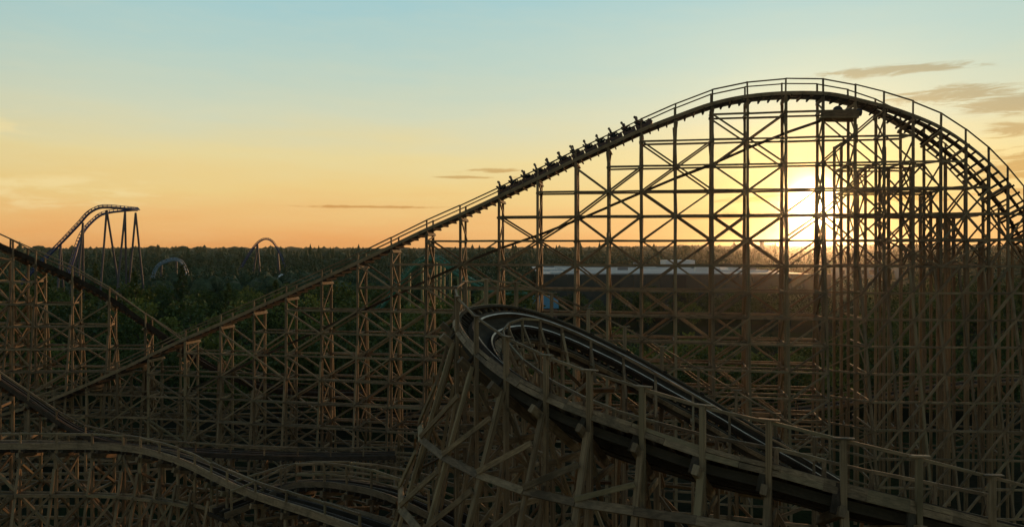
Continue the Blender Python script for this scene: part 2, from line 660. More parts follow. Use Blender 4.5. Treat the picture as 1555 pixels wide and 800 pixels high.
# ------------------------------------------------------------------ ground and far country
def terrain(x, y):
    d = math.hypot(x, y)
    f = min(1.0, max(0.0, (d - 700) / 1900.0))
    f = f * f * (3 - 2 * f)
    k = min(1.0, max(0.0, (d - 3700) / 1500.0))
    f *= 1 - k * k * (3 - 2 * k)
    return f * (9.0 + 5.0 * noise.noise(Vector((x * 0.0016, y * 0.0016, 3.0))) + (8.0 if x > 0 else 0.0) * min(1, abs(x) / 500))


def build_ground():
    m, g, b = principled('ground_soil_grass')
    geo = g.n('ShaderNodeNewGeometry')
    n1 = g.noise(geo.outputs['Position'], 0.045, 6, 0.6)
    n2 = g.noise(geo.outputs['Position'], 1.7, 5, 0.65)
    c = g.mix(g.remap(n1, 0.42, 0.6), (0.040, 0.036, 0.024, 1), (0.035, 0.048, 0.018, 1))
    c = g.mix(g.remap(n2, 0.35, 0.7), c, (0.022, 0.024, 0.013, 1))
    g.put(b.inputs['Base Color'], c)
    b.inputs['Roughness'].default_value = 1.0
    b.inputs['Specular IOR Level'].default_value = 0.0
    xs = [-9000, -5000] + [-3600 + 120 * i for i in range(61)] + [5000, 9000]
    ys = [-3000, -500, 0, 200, 400] + [500 + 120 * i for i in range(42)] + [7000, 9000, 15000]
    V = [(x, y, terrain(x, y)) for y in ys for x in xs]
    n = len(xs)
    Fc = [(j * n + i, j * n + i + 1, (j + 1) * n + i + 1, (j + 1) * n + i) for j in range(len(ys) - 1) for i in range(n - 1)]
    obj('ground', mesh('ground', V, Fc, m, smooth=True), kind='structure')


def leaf_material(name, c0, c1, thin=0.12):
    m, g, b = principled(name)
    geo = g.n('ShaderNodeNewGeometry')
    oi = g.n('ShaderNodeObjectInfo')
    n1 = g.noise(geo.outputs['Position'], 0.9, 4, 0.6)
    n2 = g.noise(geo.outputs['Position'], 0.035, 2, 0.5)
    c = g.mix(g.remap(n1, 0.3, 0.7), (*c0, 1), (*c1, 1))
    f = g.math('ADD', g.math('MULTIPLY', oi.outputs['Random'], 0.5), n2)
    c = g.mix(g.remap(f, 0.4, 0.9), c, g.mix(1.0, c, (1.75, 1.5, 1.1, 1), 'MULTIPLY'))
    g.put(b.inputs['Base Color'], c)
    b.inputs['Roughness'].default_value = 0.8
    b.inputs['Specular IOR Level'].default_value = 0.15
    tr = g.n('ShaderNodeBsdfTranslucent')
    g.put(tr.inputs[0], g.mix(1.0, c, (1.3, 1.4, 0.5, 1), 'MULTIPLY'))
    mx = g.n('ShaderNodeMixShader')
    mx.inputs[0].default_value = thin
    g.put(mx.inputs[1], b.outputs[0])
    g.put(mx.inputs[2], tr.outputs[0])
    g.put(m.node_tree.nodes['Material Output'].inputs[0], mx.outputs[0])
    return m


LEAFS = [leaf_material('leaves_dark', (0.034, 0.056, 0.026), (0.072, 0.104, 0.044)),
         leaf_material('leaves_mid', (0.060, 0.090, 0.036), (0.115, 0.150, 0.058)),
         leaf_material('leaves_pale', (0.090, 0.115, 0.045), (0.155, 0.185, 0.072))]
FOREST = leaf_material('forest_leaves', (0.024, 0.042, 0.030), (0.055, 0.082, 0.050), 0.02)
BARK = plain('bark', (0.075, 0.058, 0.042), 0.9, 0, 0.3, 4)


def rnd_dir(rg):
    while True:
        v = Vector((rg.uniform(-1, 1), rg.uniform(-1, 1), rg.uniform(-1, 1)))
        if 0.05 < v.length < 1:
            return v.normalized()


def leaf_quads(rg, V, Fc, c, n, rad, size, flat=0.8):
    for _ in range(n):
        d = rnd_dir(rg)
        p = c + Vector((d.x * rad, d.y * rad, d.z * rad * flat)) * (rg.random() ** 0.4)
        a = rnd_dir(rg)
        b = a.cross(rnd_dir(rg)).normalized()
        s = size * rg.uniform(0.6, 1.35)
        o = len(V)
        V += [p - a * s, p - b * s * .62, p + a * s, p + b * s * .62]
        Fc.append((o, o + 1, o + 2, o + 3))


def crown_round(seed, h, rad, n_cl, per):
    rg = random.Random(seed)
    V, Fc = [], []
    for i in range(n_cl):
        d = rnd_dir(rg)
        z = h * 0.62 + d.z * h * 0.36
        wid = rad * math.sqrt(max(0.12, 1 - ((z - h * .58) / (h * .43)) ** 2))
        c = Vector((d.x * wid * rg.uniform(.4, 1.0), d.y * wid * rg.uniform(.4, 1.0), z))
        leaf_quads(rg, V, Fc, c, per, rad * rg.uniform(.22, .40), rad * 0.062)
    return V, Fc


def crown_conifer(seed, h, rad, n_cl, per):
    rg = random.Random(seed)
    V, Fc = [], []
    for i in range(n_cl):
        f = (i + rg.random()) / n_cl
        z = h * (0.16 + 0.84 * f)
        w = rad * (1.02 - f) ** 0.85
        a = rg.uniform(0, 6.283)
        q = rg.uniform(.35, 1.0)
        c = Vector((math.cos(a) * w * q, math.sin(a) * w * q, z - 0.25 * w * q))
        leaf_quads(rg, V, Fc, c, per, max(.25, w * .33), rad * 0.075, 0.5)
    return V, Fc


def trunk_mesh(seed, h, r0):
    rg = random.Random(seed)
    V, Fc = [], []

    def limb(p0, p1, a, b, seg=5, k=7):
        side = rnd_dir(rg) * (p1 - p0).length * 0.06
        base = len(V)
        ax = (p1 - p0).normalized()
        x = ax.orthogonal().normalized()
        y = ax.cross(x)
        for i in range(seg + 1):
            f = i / seg
            c = p0.lerp(p1, f) + side * math.sin(f * math.pi)
            rr = a + (b - a) * f
            for j in range(k):
                th = j / k * 6.2832
                V.append(c + (x * math.cos(th) + y * math.sin(th)) * rr)
        for i in range(seg):
            for j in range(k):
                Fc.append((base + i * k + j, base + i * k + (j + 1) % k, base + (i + 1) * k + (j + 1) % k, base + (i + 1) * k + j))
    limb(Vector((0, 0, 0)), Vector((rg.uniform(-.3, .3), rg.uniform(-.3, .3), h * .85)), r0, r0 * .25)
    for i in range(6):
        z = h * rg.uniform(.28, .6)
        a = i * 1.05 + rg.uniform(-.4, .4)
        L = h * rg.uniform(.2, .32)
        limb(Vector((0, 0, z)), Vector((math.cos(a) * L, math.sin(a) * L, z + L * rg.uniform(.5, .9))), r0 * .45, r0 * .1, 3, 5)
    return V, Fc


def build_trees():
    kinds = []
    specs = [('broadleaf_tree', 'dark dense broadleaf tree', crown_round, 13, 5.4, 62, 26, 0),
             ('broadleaf_tree', 'mid green loose-crowned tree', crown_round, 11, 4.6, 52, 26, 1),
             ('broadleaf_tree', 'pale yellowish green airy tree', crown_round, 9.5, 3.9, 46, 24, 2),
             ('poplar_tree', 'slender upright green tree', crown_round, 13.5, 2.7, 50, 24, 1),
             ('conifer_tree', 'pointed dark conifer tree', crown_conifer, 15, 3.4, 95, 15, 0)]
    for i, (nm, lab, fn, h, r, a, b, mt) in enumerate(specs):
        V, Fc = fn(40 + i, h, r, a, b)
        cm = mesh('crown', V, Fc, LEAFS[mt])
        tv, tf = trunk_mesh(60 + i, h * .9, 0.24)
        tm = mesh('trunk', tv, tf, BARK, smooth=True)
        kinds.append((nm, lab, cm, tm, h))
    rg = random.Random(11)
    placed = []

    def put(x, y, k, sc_=1.0):
        nm, lab, cm, tm, h = kinds[k]
        u = x / y * F + CU
        where = ('behind the descending wooden hill' if u < 270 else 'beyond the lift slope' if u < 560 else 'near the green coaster' if u < 790
                 else 'between the lift hill and the warehouse' if u < 1290 else 'behind the first drop')
        size = 'small ' if sc_ < .85 else 'tall ' if sc_ > 1.22 else ''
        if y > 215:
            where = where + ', farther back'
        t = thing(nm, size + lab + ' ' + where, 'tree', (x, y, terrain(x, y) - .05), 'trees beyond the wooden coaster')
        t.rotation_euler = (0, 0, rg.uniform(0, 6.28))
        t.scale = (sc_ * rg.uniform(.9, 1.12), sc_ * rg.uniform(.9, 1.12), sc_)
        obj('trunk', tm, t)
        obj('crown', cm, t)
    # chosen trees that stand out in the photograph (column in the picture, distance, kind, scale)
    for u, d, k, s_ in ((255, 150, 2, 1.1), (290, 158, 1, 1.25), (330, 146, 2, 1.15), (300, 132, 1, 1.0), (205, 160, 1, 1.2), (362, 150, 1, 1.2),
                        (390, 170, 3, 1.05), (425, 185, 2, 1.3), (470, 170, 1, 1.2), (500, 150, 2, 1.1), (545, 165, 1, 1.2), (575, 145, 2, 1.05),
                        (618, 150, 1, 1.15), (655, 160, 1, 1.2), (690, 140, 0, 1.0), (735, 150, 1, 1.1), (775, 140, 2, 1.0), (350, 120, 2, .9),
                        (445, 118, 1, .95), (520, 116, 2, .9), (600, 118, 1, .95), (640, 125, 2, 1.0), (890, 132, 2, 1.0), (940, 150, 1, 1.0),
                        (985, 128, 2, .9), (860, 150, 1, 1.05), (1045, 140, 1, 1.0), (1090, 128, 2, .9), (1150, 122, 1, .9), (1215, 118, 2, 1.0),
                        (1260, 112, 2, .95), (1235, 130, 1, .9), (1330, 125, 1, 1.05), (1400, 130, 0, 1.0), (1470, 125, 1, 1.0), (1530, 122, 0, 1.0),
                        (20, 140, 0, 1.0), (70, 128, 1, 1.0), (120, 140, 0, 1.1), (160, 132, 1, .9), (235, 118, 0, .9), (1000, 118, 1, .8)):
        x = (u - CU) / F * d
        put(x, d, k, s_ * (1.2 if d > 130 and u < 700 else 1.0))
        placed.append((x, d))
    for i in range(34):
        u = 360 + i * 35 + rg.uniform(-14, 14)
        d = rg.uniform(113, 131)
        x = (u - CU) / F * d
        put(x, d, rg.choice((0, 1, 1, 0, 2)), rg.uniform(.78, 1.05))
        placed.append((x, d))
    for i in range(30):
        d = rg.uniform(252, 293)
        x = ((832 + i * 14.8 + rg.uniform(-6, 6)) - CU) / F * d
        if abs(d - 258) < 12 and i < 3:
            continue
        put(x, d, rg.choice((0, 1, 0, 2)), rg.uniform(.72, 1.0))
        placed.append((x, d))
    n = 0
    tries = 0
    while n < 130 and tries < 6000:
        tries += 1
        d = rg.uniform(135, 300)
        u = rg.uniform(-60, 1640)
        if 790 < u < 1300 and d > 195:
            continue
        if 790 < u < 1300 and rg.random() < 0.55:
            continue
        x = (u - CU) / F * d
        if any((x - a) ** 2 + (d - b) ** 2 < 34 for a, b in placed):
            continue
        if abs(d - 252) < 16 and 780 < u < 870:
            continue
        put(x, d, rg.choices(range(5), (5, 4, 1.2, 1, 1.5))[0], rg.uniform(1.0, 1.4) if not 790 < u < 1300 else rg.uniform(.45, .7))
        placed.append((x, d))
        n += 1


def build_forest():
    """the far wood that reads as one mass"""
    rg = random.Random(5)
    def solid(seed, h, rad, conifer):
        q = random.Random(seed)
        V, Fc = [], []
        rings = [(0.10, .75), (.32, 1.0), (.55, .72), (.78, .40)] if conifer else [(.2, .7), (.5, 1.0), (.78, .88), (.94, .5)]
        k = 7
        for f, w in rings:
            for j in range(k):
                a = (j + q.uniform(-.3, .3)) / k * 6.2832
                r_ = rad * w * q.uniform(.72, 1.22)
                V.append(Vector((math.cos(a) * r_, math.sin(a) * r_, h * (f + q.uniform(-.05, .05)))))
        V.append(Vector((q.uniform(-.3, .3), q.uniform(-.3, .3), h * q.uniform(.96, 1.06))))
        for i in range(3):
            for j in range(k):
                Fc.append((i * k + j, i * k + (j + 1) % k, (i + 1) * k + (j + 1) % k, (i + 1) * k + j))
        for j in range(k):
            Fc.append((3 * k + j, 3 * k + (j + 1) % k, 4 * k))
        return V, Fc

    protos = []
    for i in range(8):
        con = i % 5 == 1
        near = (crown_conifer if con else crown_round)(200 + i, 15.5 if con else 13, 3.9 if con else 5.2, 20, 6)
        core = solid(250 + i, 13.5 if con else 11.5, 2.6 if con else 4.0, con)
        o = len(near[0])
        near = (near[0] + core[0], near[1] + [tuple(x + o for x in f) for f in core[1]])
        far = solid(300 + i, 17 if con else 14, 3.6 if con else 5.2, con)
        sprig = (crown_conifer if con else crown_round)(330 + i, 17 if con else 14, 4.4 if con else 6.0, 7, 3)
        o = len(far[0])
        far = (far[0] + sprig[0], far[1] + [tuple(x + o for x in f) for f in sprig[1]])
        protos.append((near, far))
    V, Fc = [], []

    def stamp(x, y, proto, s, sz, big=1.0):
        pv, pf = proto
        a = rg.uniform(0, 6.28)
        ca, sa = math.cos(a) * s, math.sin(a) * s
        z0 = terrain(x, y)
        o = len(V)
        V.extend([(x + ca * v.x - sa * v.y, y + sa * v.x + ca * v.y, z0 + v.z * sz) for v in pv])
        Fc.extend([tuple(i + o for i in f) for f in pf])
    d = 270.0
    while d < 3700:
        far = d > 620
        stp = 6.5 if not far else (8.5 + (d - 620) * 0.0125)
        hw = d * 0.72 + 30
        x = -hw
        while x < hw:
            px, py = x + rg.uniform(-.45, .45) * stp, d + rg.uniform(-.5, .5) * stp
            u = px / py * F + CU
            x += stp * rg.uniform(.85, 1.2)
            if 800 < u < 1265 and py < 480 and px < 128:
                continue
            if 335 < u < 430 and 330 < py < 380:
                continue
            if 45 < u < 230 and 232 < py < 268:
                continue
            pr = rg.choice(protos)[1 if far else 0]
            if abs(u - 428) < 13 and py < 342:
                continue
            k = 1.15 if not far else stp / 7.2
            tall = 1.32 if u < 800 or py > 480 else .75
            if py > 1400:
                tall = 1.05
            if py > 800 and rg.random() < .08:
                tall *= rg.uniform(1.15, 1.45)
            stamp(px, py, pr, k * rg.uniform(.85, 1.25), tall * rg.uniform(.78, 1.1) * (1 + .28 * noise.noise(Vector((px * .012, py * .012, 1.0)))) * (1.0 if py < 700 else .95))
        d += stp * 0.9 * (1.0 if not far else 1.5)
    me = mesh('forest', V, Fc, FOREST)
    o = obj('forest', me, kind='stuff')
    o['label'] = 'dark wood stretching to the horizon behind the coasters'
    o['category'] = 'forest'


build_ground()
build_trees()
build_forest()

# ------------------------------------------------------------------ the lift hill
LN = Vector((0.18, 0.984, 0)).normalized()


def lift_pt(u, v, off=80.0):
    t = (u - CU) / F
    d = off / (LN.y + LN.x * t)
    return P(u, v, d)


ZR = 24.3 % 2.44            # common height of the horizontal rows

LIFT_PX = [(-60, 640), (0, 632), (50, 619), (95, 604), (190, 563), (280, 520), (345, 492), (450, 446), (550, 401), (600, 377), (652, 352), (704, 329), (758, 304),
           (820, 275), (875, 248), (924, 226), (975, 203), (1026, 183), (1080, 164), (1132, 153), (1191, 148), (1250, 149)]
DROP_PX = [(1296, 158, 75.6, 0), (1330, 168, 75.2, -5), (1364, 181, 74.9, -12), (1410, 204, 74.6, -25), (1450, 232, 74.5, -36), (1487, 264, 74.6, -43),
           (1520, 300, 75.0, -47), (1548, 338, 75.7, -48), (1575, 385, 76.6, -47), (1600, 440, 78.0, -44), (1625, 510, 80.0, -38)]
lift_pts = [lift_pt(u, v) for u, v in LIFT_PX]
drop_pts = [P(u, v, d) for u, v, d, b in DROP_PX]
full = Path(lift_pts + drop_pts, [0] * len(lift_pts) + [b for *_, b in DROP_PX])
s_crest = full.find_u(1250)
s_low = full.find_u(45)


def build_lift():
    root = thing('lift_hill', 'tall wooden lift hill with diagonal bracing, carrying the train up to the crest', 'roller coaster', P(700, HV, 80) * 1.0)
    root.location.z = 0
    fr = Frame(root)
    lay_track(root, fr, full, 0.0, s_crest, 0.8, 0.92)
    us = [50, 95, 142, 190, 236, 292, 345, 395, 443, 496, 550, 600, 652, 704, 760, 820, 875, 924, 975, 1026, 1080, 1132, 1191, 1245]
    ds = [full.find_u(u) for u in us]
    hrf = lambda p: 1.2 + .42 * min(1, max(0, (p.x - 8) / 12))
    trestle(fr, full, ds, zrow=ZR, hr=hrf, batter=[(1, 8.5, 0.10, 9.0, 2), (-1, 6.0, 0.07, 16.0, 2)], dens=1.0)
    # chain return trough hung below the track
    px = [(1245, 184), (1191, 203), (1132, 227), (1080, 250), (1026, 271), (975, 292), (924, 314), (875, 335), (820, 356), (760, 377), (704, 400), (652, 424), (600, 449), (550, 472), (496, 496), (443, 520), (345, 566), (292, 590)]
    q = [lift_pt(u, v, 80.0) for u, v in px]
    for a, b in zip(q, q[1:]):
        fr.add('chain_trough', a, b, 0.34, 0.24, mat=TRACKWOOD)
    # machine deck under the crest
    a, b = lift_pt(1243, 181, 79.5), lift_pt(1300, 181, 79.5)
    for k, w in ((0, .2), (1, .2), (2, .2), (3, .2), (4, .2), (5, .2), (6, .2)):
        o = LN * (k * 0.38 - 1.1)
        fr.add('deck_plank', a + o, b + o, 0.34, 0.16)
    fr.add('deck_plank', a - LN * 1.25 + Vector((0, 0, .35)), b - LN * 1.25 + Vector((0, 0, .35)), 0.1, 0.5)
    fr.build()
    inv = Matrix.Translation(-root.location)
    # chain drive: gearbox, wheel and motor on the deck
    c = (a + b) / 2 + Vector((0, 0, 0.75)) - LN * 0.2
    bm = bmesh.new()
    bmesh.ops.create_cone(bm, cap_ends=True, segments=20, radius1=.46, radius2=.46, depth=.22, matrix=Matrix.Translation(c) @ Matrix.Rotation(R(90), 4, 'X'))
    bmesh.ops.create_cone(bm, cap_ends=True, segments=12, radius1=.14, radius2=.14, depth=.8, matrix=Matrix.Translation(c) @ Matrix.Rotation(R(90), 4, 'X'))
    obj('chain_wheel', bm_mesh('chain_wheel', bm, DARKMETAL), root, inv)
    bm = bmesh.new()
    bmesh.ops.create_cone(bm, cap_ends=True, segments=16, radius1=.36, radius2=.36, depth=1.1, matrix=Matrix.Translation(c + Vector((1.5, -.3, -.2))) @ Matrix.Rotation(R(90), 4, 'Y'))
    bmesh.ops.create_cube(bm, size=.5, matrix=Matrix.Translation(c + Vector((.75, -.3, -.2))))
    bmesh.ops.create_cube(bm, size=.45, matrix=Matrix.Translation(c + Vector((-1.2, -.3, -.3))))
    obj('motor', bm_mesh('motor', bm, DARKMETAL), root, inv)


def build_drop():
    root = thing('first_drop', 'steep curving wooden drop falling from the crest of the lift hill', 'roller coaster', (37, 72, 0))
    fr = Frame(root)
    lay_track(root, fr, full, s_crest + 0.01, full.L, 0.7, 0.95, edge=(1, 1))
    ds = [full.find_u(1245)] + stations(full, full.find_u(1294), full.L, 2.7)
    trestle(fr, full, ds, zrow=ZR, hr=1.62, batter=[], zmin=22.0, skip_first=True, postup=(1, 1), brace_span=(2, 2), brace=.12)
    # wide back frames behind the crest and drop: taller set of bents that the low sun shines through
    for k, (x0, x1) in enumerate(((0, 0),)):
        prev = None
        for i in range(9):
            d = s_crest + 2.6 + i * 2.5
            c, t, r, u, rh = full.at(d)
            base = Vector((c.x, c.y, 0)) + LN * (4.2 + 0.25 * i)
            ztop = ZR + 2.44 * math.floor((min(c.z - 2.6, ZR + 2.44 * 14 + .1) - ZR) / 2.44) + .12
            for o in (0.0, 3.2):
                p = base + LN * o
                fr.add('post', p, Vector((p.x, p.y, ztop)), 0.24, up=t)
            z = ZR + 2.44 * 9
            j = 0
            while z < ztop:
                fr.add('cross_beam', Vector((base.x, base.y, z)) - LN * 3.2, Vector((base.x, base.y, z)) + LN * 3.4, .13, .2)
                a, b = Vector((base.x, base.y, z)), Vector((base.x, base.y, min(ztop, z + 2.44))) + LN * 3.2
                if (i + j) % 2:
                    a, b = a + LN * 3.2, b - LN * 3.2
                fr.add('bent_brace', a, b, .12)
                if prev is not None and z < prev[1]:
                    fr.add('ledger', Vector((prev[0].x, prev[0].y, z)) + LN * 3.2, Vector((base.x, base.y, z)) + LN * 3.2, .12, .18)
                    fr.add('ledger', Vector((prev[0].x, prev[0].y, z)), Vector((base.x, base.y, z)), .12, .18)
                    if (i + j) % 2 == 0:
                        fr.add('long_brace', Vector((prev[0].x, prev[0].y, z)), Vector((base.x, base.y, min(ztop, z + 2.44))), .12, .15)
                    else:
                        fr.add('long_brace', Vector((prev[0].x, prev[0].y, min(ztop, z + 2.44))) + LN * 3.2, Vector((base.x, base.y, z)) + LN * 3.2, .12, .15)
                z += 2.44
                j += 1
            prev = (base, ztop)
    # sloping outer wall facing the open side: legs, ledgers and braces all leaning the same way
    top_z = ZR + 2.44 * 9
    cols = []
    for i in range(11):
        u = 1305 + i * 37.5
        a = P(u, 397, 74.0 - 0.12 * i)
        a.z = top_z + 0.2
        b = Vector((a.x + 0.05 * i, a.y - 4.6, 0))
        cols.append((b, a))
        fr.add('sloping_leg', b, a, .21, up=(1, 0, 0))
    nrow = 10
    zs = [top_z - 2.44 * k for k in range(nrow)]
    for i in range(len(cols) - 1):
        for k, z in enumerate(zs):
            A = cols[i][0].lerp(cols[i][1], z / cols[i][1].z)
            B = cols[i + 1][0].lerp(cols[i + 1][1], z / cols[i + 1][1].z)
            f = Vector((0, -0.16, 0))
            if z > 0.5:
                fr.add('ledger', A + f, B + f, .14, .19)
            if z - 2.44 > 0:
                A2 = cols[i][0].lerp(cols[i][1], (z - 2.44) / cols[i][1].z)
                fr.add('long_brace', A2 + f * 1.2, B + f * 1.2, .14, .20)
    for k, z in enumerate(zs[:9]):                       # returns at the corner of the wall, back to the lift hill
        A = cols[0][0].lerp(cols[0][1], z / cols[0][1].z)
        q = lift_pt(1250, 400, 78.8)
        fr.add('ledger', A + Vector((0, -.1, 0)), Vector((q.x, q.y, z)), .12, .17)
        fr.add('cross_beam', A, A + Vector((1.0, 6.5, 0)), .12, .18)
        if k:
            fr.add('bent_brace', A, A + Vector((.5, 3.4, 2.44)), .12)
            fr.add('long_brace', A + Vector((0, 0, 2.44)), Vector((q.x, q.y, z)) , .12)
    fr.build()


build_lift()
build_drop()


# ------------------------------------------------------------------ banked turn in front
TURN = [(1680, 842, 24.0, 14), (1590, 820, 24.0, 15), (1500, 797, 24.0, 17), (1390, 769, 24.0, 20), (1280, 742, 24.2, 23), (1170, 712, 25.0, 26), (1070, 687, 26.0, 29),
        (978, 656, 27.0, 32), (900, 630, 27.9, 34), (835, 604, 29.1, 36), (775, 572, 31.0, 38), (730, 537, 33.4, 40), (701, 503, 36.2, 41),
        (700, 482, 39.3, 41), (722, 471, 42.0, 40), (762, 468, 44.2, 38), (810, 477, 45.7, 35), (865, 497, 46.6, 31), (925, 525, 47.0, 27), (985, 556, 47.0, 23),
        (1050, 594, 46.6, 18), (1120, 636, 46.0, 13), (1200, 684, 45.0, 8), (1290, 740, 44.0, 5)]


def build_turn():
    root = thing('banked_turn', 'sharply banked wooden turn with weathered handrails and splayed legs', 'roller coaster', (3, 33, 0))
    path = Path([P(u, v, d) for u, v, d, b in TURN], [b for *_, b in TURN], ref=-1.3)
    fr = Frame(root, fine=True)
    inv = Matrix.Translation(-Vector(root.location))
    lay_track(root, fr, path, 0, path.L, 0.35, 0.62, half=1.45, edge=(1, 1), edge_h=0.13, tie_w=0.14, tie_jit=0, edge_mat=TRACKWOOD, steel=STEEL, plank=(path.L * .18, path.L * .55, 0.80, 1.45))
    obj('bed_shade', sweep(path, 0, path.L, 0.35, rect(-.465, .465, .004, .05), TRACKWOOD), root, inv)  # added dark sheet between the rails, standing in for the shadow there
    # heavy outer stringers below the ties
    for a, y0, w, h in ((-0.62, -.52, .22, .32), (0.62, -.52, .22, .32), (1.25, -.52, .22, .32)):
        obj('stringer', sweep(path, 0, path.L, 0.35, rect(a - w / 2, a + w / 2, y0, y0 + h), TRACKWOOD), root, inv)
    d = 0.0
    while d < path.L - 2.6:
        c0, t0, r0, u0, rh0 = path.at(d)
        c1, t1, r1, u1, rh1 = path.at(d + 2.5)
        cm, tm, rm, um, rhm = path.at(d + 1.25)
        for a_, lay in ((-1.485, ((-.135, .21), (.065, .16))), (1.475, ((-.05, .24),))):
            for y_, h_ in lay:
                o_ = random.uniform(-.012, .012)
                q = cm + rm * (a_ + o_) + um * y_
                p_ = c0 + r0 * (a_ + o_) + u0 * y_ - t0 * random.uniform(-.01, .05)
                p2 = c1 + r1 * (a_ + o_) + u1 * y_ + t1 * random.uniform(-.01, .05)
                fr.add('fascia_board', p_, q, .06, h_, up=u0)
                fr.add('fascia_board', q, p2, .06, h_, up=u1)
        d += 2.5
    us = [1590, 1500, 1390, 1280, 1170, 1070, 978, 900, 835, 775, 730, 701]
    ds = []
    half = 1.45
    # place bents by the columns in the photograph on the near leg, evenly further round
    def edge(d):
        c, t, r, u, rh = path.at(d)
        return c - r * 1.3
    for uu in us:
        best = min(range(0, 700), key=lambda i: abs(proj(edge(path.L * .55 * i / 700))[0] - uu) + (0 if edge(path.L * .55 * i / 700).y < 37.2 else 500))
        ds.append(path.L * .55 * best / 700)
    d = ds[-1] + 2.5
    while d < path.L:
        ds.append(d)
        d += 2.45
    hr = 1.55
    prev = None
    rings = [17.35, 14.3, 11.2, 8.0, 4.8]
    prevleg = None
    for i, d in enumerate(ds):
        c, t, r, u, rh = path.at(d)
        o, n_ = c - r * 1.36, c + r * 1.36
        th = Vector((t.x, t.y, 0)).normalized()
        near = i < 15
        pw = .18
        po = o - rh * 0.16
        # outer post from ground through the track edge up to the handrail
        fr.add('post', Vector((po.x, po.y, 0)), Vector((po.x, po.y, o.z + hr)), pw, up=th)
        fr.add('post_cap', Vector((po.x, po.y, o.z + hr + .02)) - th * .32, Vector((po.x, po.y, o.z + hr + .02)) + th * .32, .2, .05)
        # gusset block on the edge beam
        fr.add('gusset', o - u * .75 - rh * .06 + th * .16, o + u * .16 - rh * .06 + th * .16, .14, .24, up=th, mat=TRACKWOOD)
        # inner post, splayed, with inner handrail post
        pi = n_ + rh * .12
        fr.add('post', Vector((pi.x + rh.x * .3, pi.y + rh.y * .3, 0)), Vector((pi.x, pi.y, n_.z - .15)), .18, up=th)
        fr.add('handrail_post', Vector((pi.x, pi.y, n_.z - .15)), Vector((pi.x, pi.y, n_.z + 1.25)), .13, up=th)
        # cross beams under the track
        fr.add('cross_beam', o - u * .74 - r * .5, n_ - u * .74 + r * .4, .2, .32, up=u)
        zt = n_.z - 1.4
        j = 0
        while zt > 2:
            a = Vector((po.x, po.y, zt + .5))
            b = Vector((pi.x, pi.y, zt))
            fr.add('cross_beam', a, Vector((b.x, b.y, zt + .5)), .12, .24)
            lo = Vector((pi.x, pi.y, zt - 1.9)) if j % 2 == 0 else Vector((pi.x, pi.y, zt + .4))
            hi = a if j % 2 == 0 else Vector((po.x, po.y, zt - 1.9))
            fr.add('bent_brace', lo + th * .14, hi + th * .14, .1, .16)
            zt -= 2.6
            j += 1
        # splayed outer leg
        l1 = Vector((po.x, po.y, o.z - .55)) - rh * .18
        l0 = Vector((l1.x, l1.y, 0)) - rh * (l1.z * 0.30)
        fr.add('sloping_leg', l0, l1, .17, .22, up=th)
        l2 = Vector((po.x, po.y, o.z - 3.2)) - rh * .1
        fr.add('sloping_leg', Vector((l2.x, l2.y, 0)) - rh * (l2.z * .17), l2, .15, .18, up=th)
        # knee brace from the inside
        k0 = Vector((c.x, c.y, c.z - 3.4)) + rh * .3
        fr.add('knee_brace', Vector((po.x, po.y, o.z - 1.2)), k0, .1, .18, up=th)
        fr.add('knee_brace', Vector((pi.x, pi.y, n_.z + .9)), Vector((pi.x, pi.y, n_.z)) + rh * .9 - Vector((0, 0, 1.0)), .08, .14, up=th)
        fr.add('cross_beam', n_ - u * .2, n_ - u * .2 + rh * 1.0, .1, .16)
        if prev:
            (pa, oa, pia, na, l0a, l1a, rha) = prev
            hz = Vector((0, 0, hr - .05))
            fr.add('handrail', Vector((pa.x, pa.y, oa.z)) + hz, Vector((po.x, po.y, o.z)) + hz, .08, .10)
            fr.add('handrail', Vector((pia.x, pia.y, na.z + 1.2)), Vector((pi.x, pi.y, n_.z + 1.2)), .08, .12)
            # ring ledgers round the splayed legs and one-way braces
            def on(l0_, l1_, z):
                return l0_.lerp(l1_, z / l1_.z)
            f = -(rh + rha) * .08
            for q, z in enumerate(rings):
                if z < min(l1.z, l1a.z) - .6:
                    fr.add('ledger', on(l0a, l1a, z) + f, on(l0, l1, z) + f, .1, .31, up=(l1 - l0).normalized() + rh * .5)
                    zu = min(rings[q - 1] if q else 99, l1a.z - 1.0)
                    zu = min(zu, z + 2.5)
                    if zu - z > .8:
                        fr.add('long_brace', on(l0, l1, z + .15) + f * 1.6, on(l0a, l1a, zu) + f * 1.6, .09, .2)
                    if z < n_.z - 2 and z < na.z - 2:
                        fr.add('ledger', Vector((pia.x, pia.y, z)), Vector((pi.x, pi.y, z)), .1, .2)
                        if (i + q) % 2:
                            fr.add('long_brace', Vector((pia.x, pia.y, z)), Vector((pi.x, pi.y, min(z + 2.6, n_.z - 1))), .09, .16)
        prev = (po, o, pi, n_, l0, l1, rh)
    # small landing with crates of tools next to the far leg
    fr.build()
    return path


turn_path = build_turn()


# ------------------------------------------------------------------ the tracks on the left
def px_path(px, ref=0.0):
    return Path([P(u, v, d) for u, v, d, b in px], [b for *_, b in px], ref)


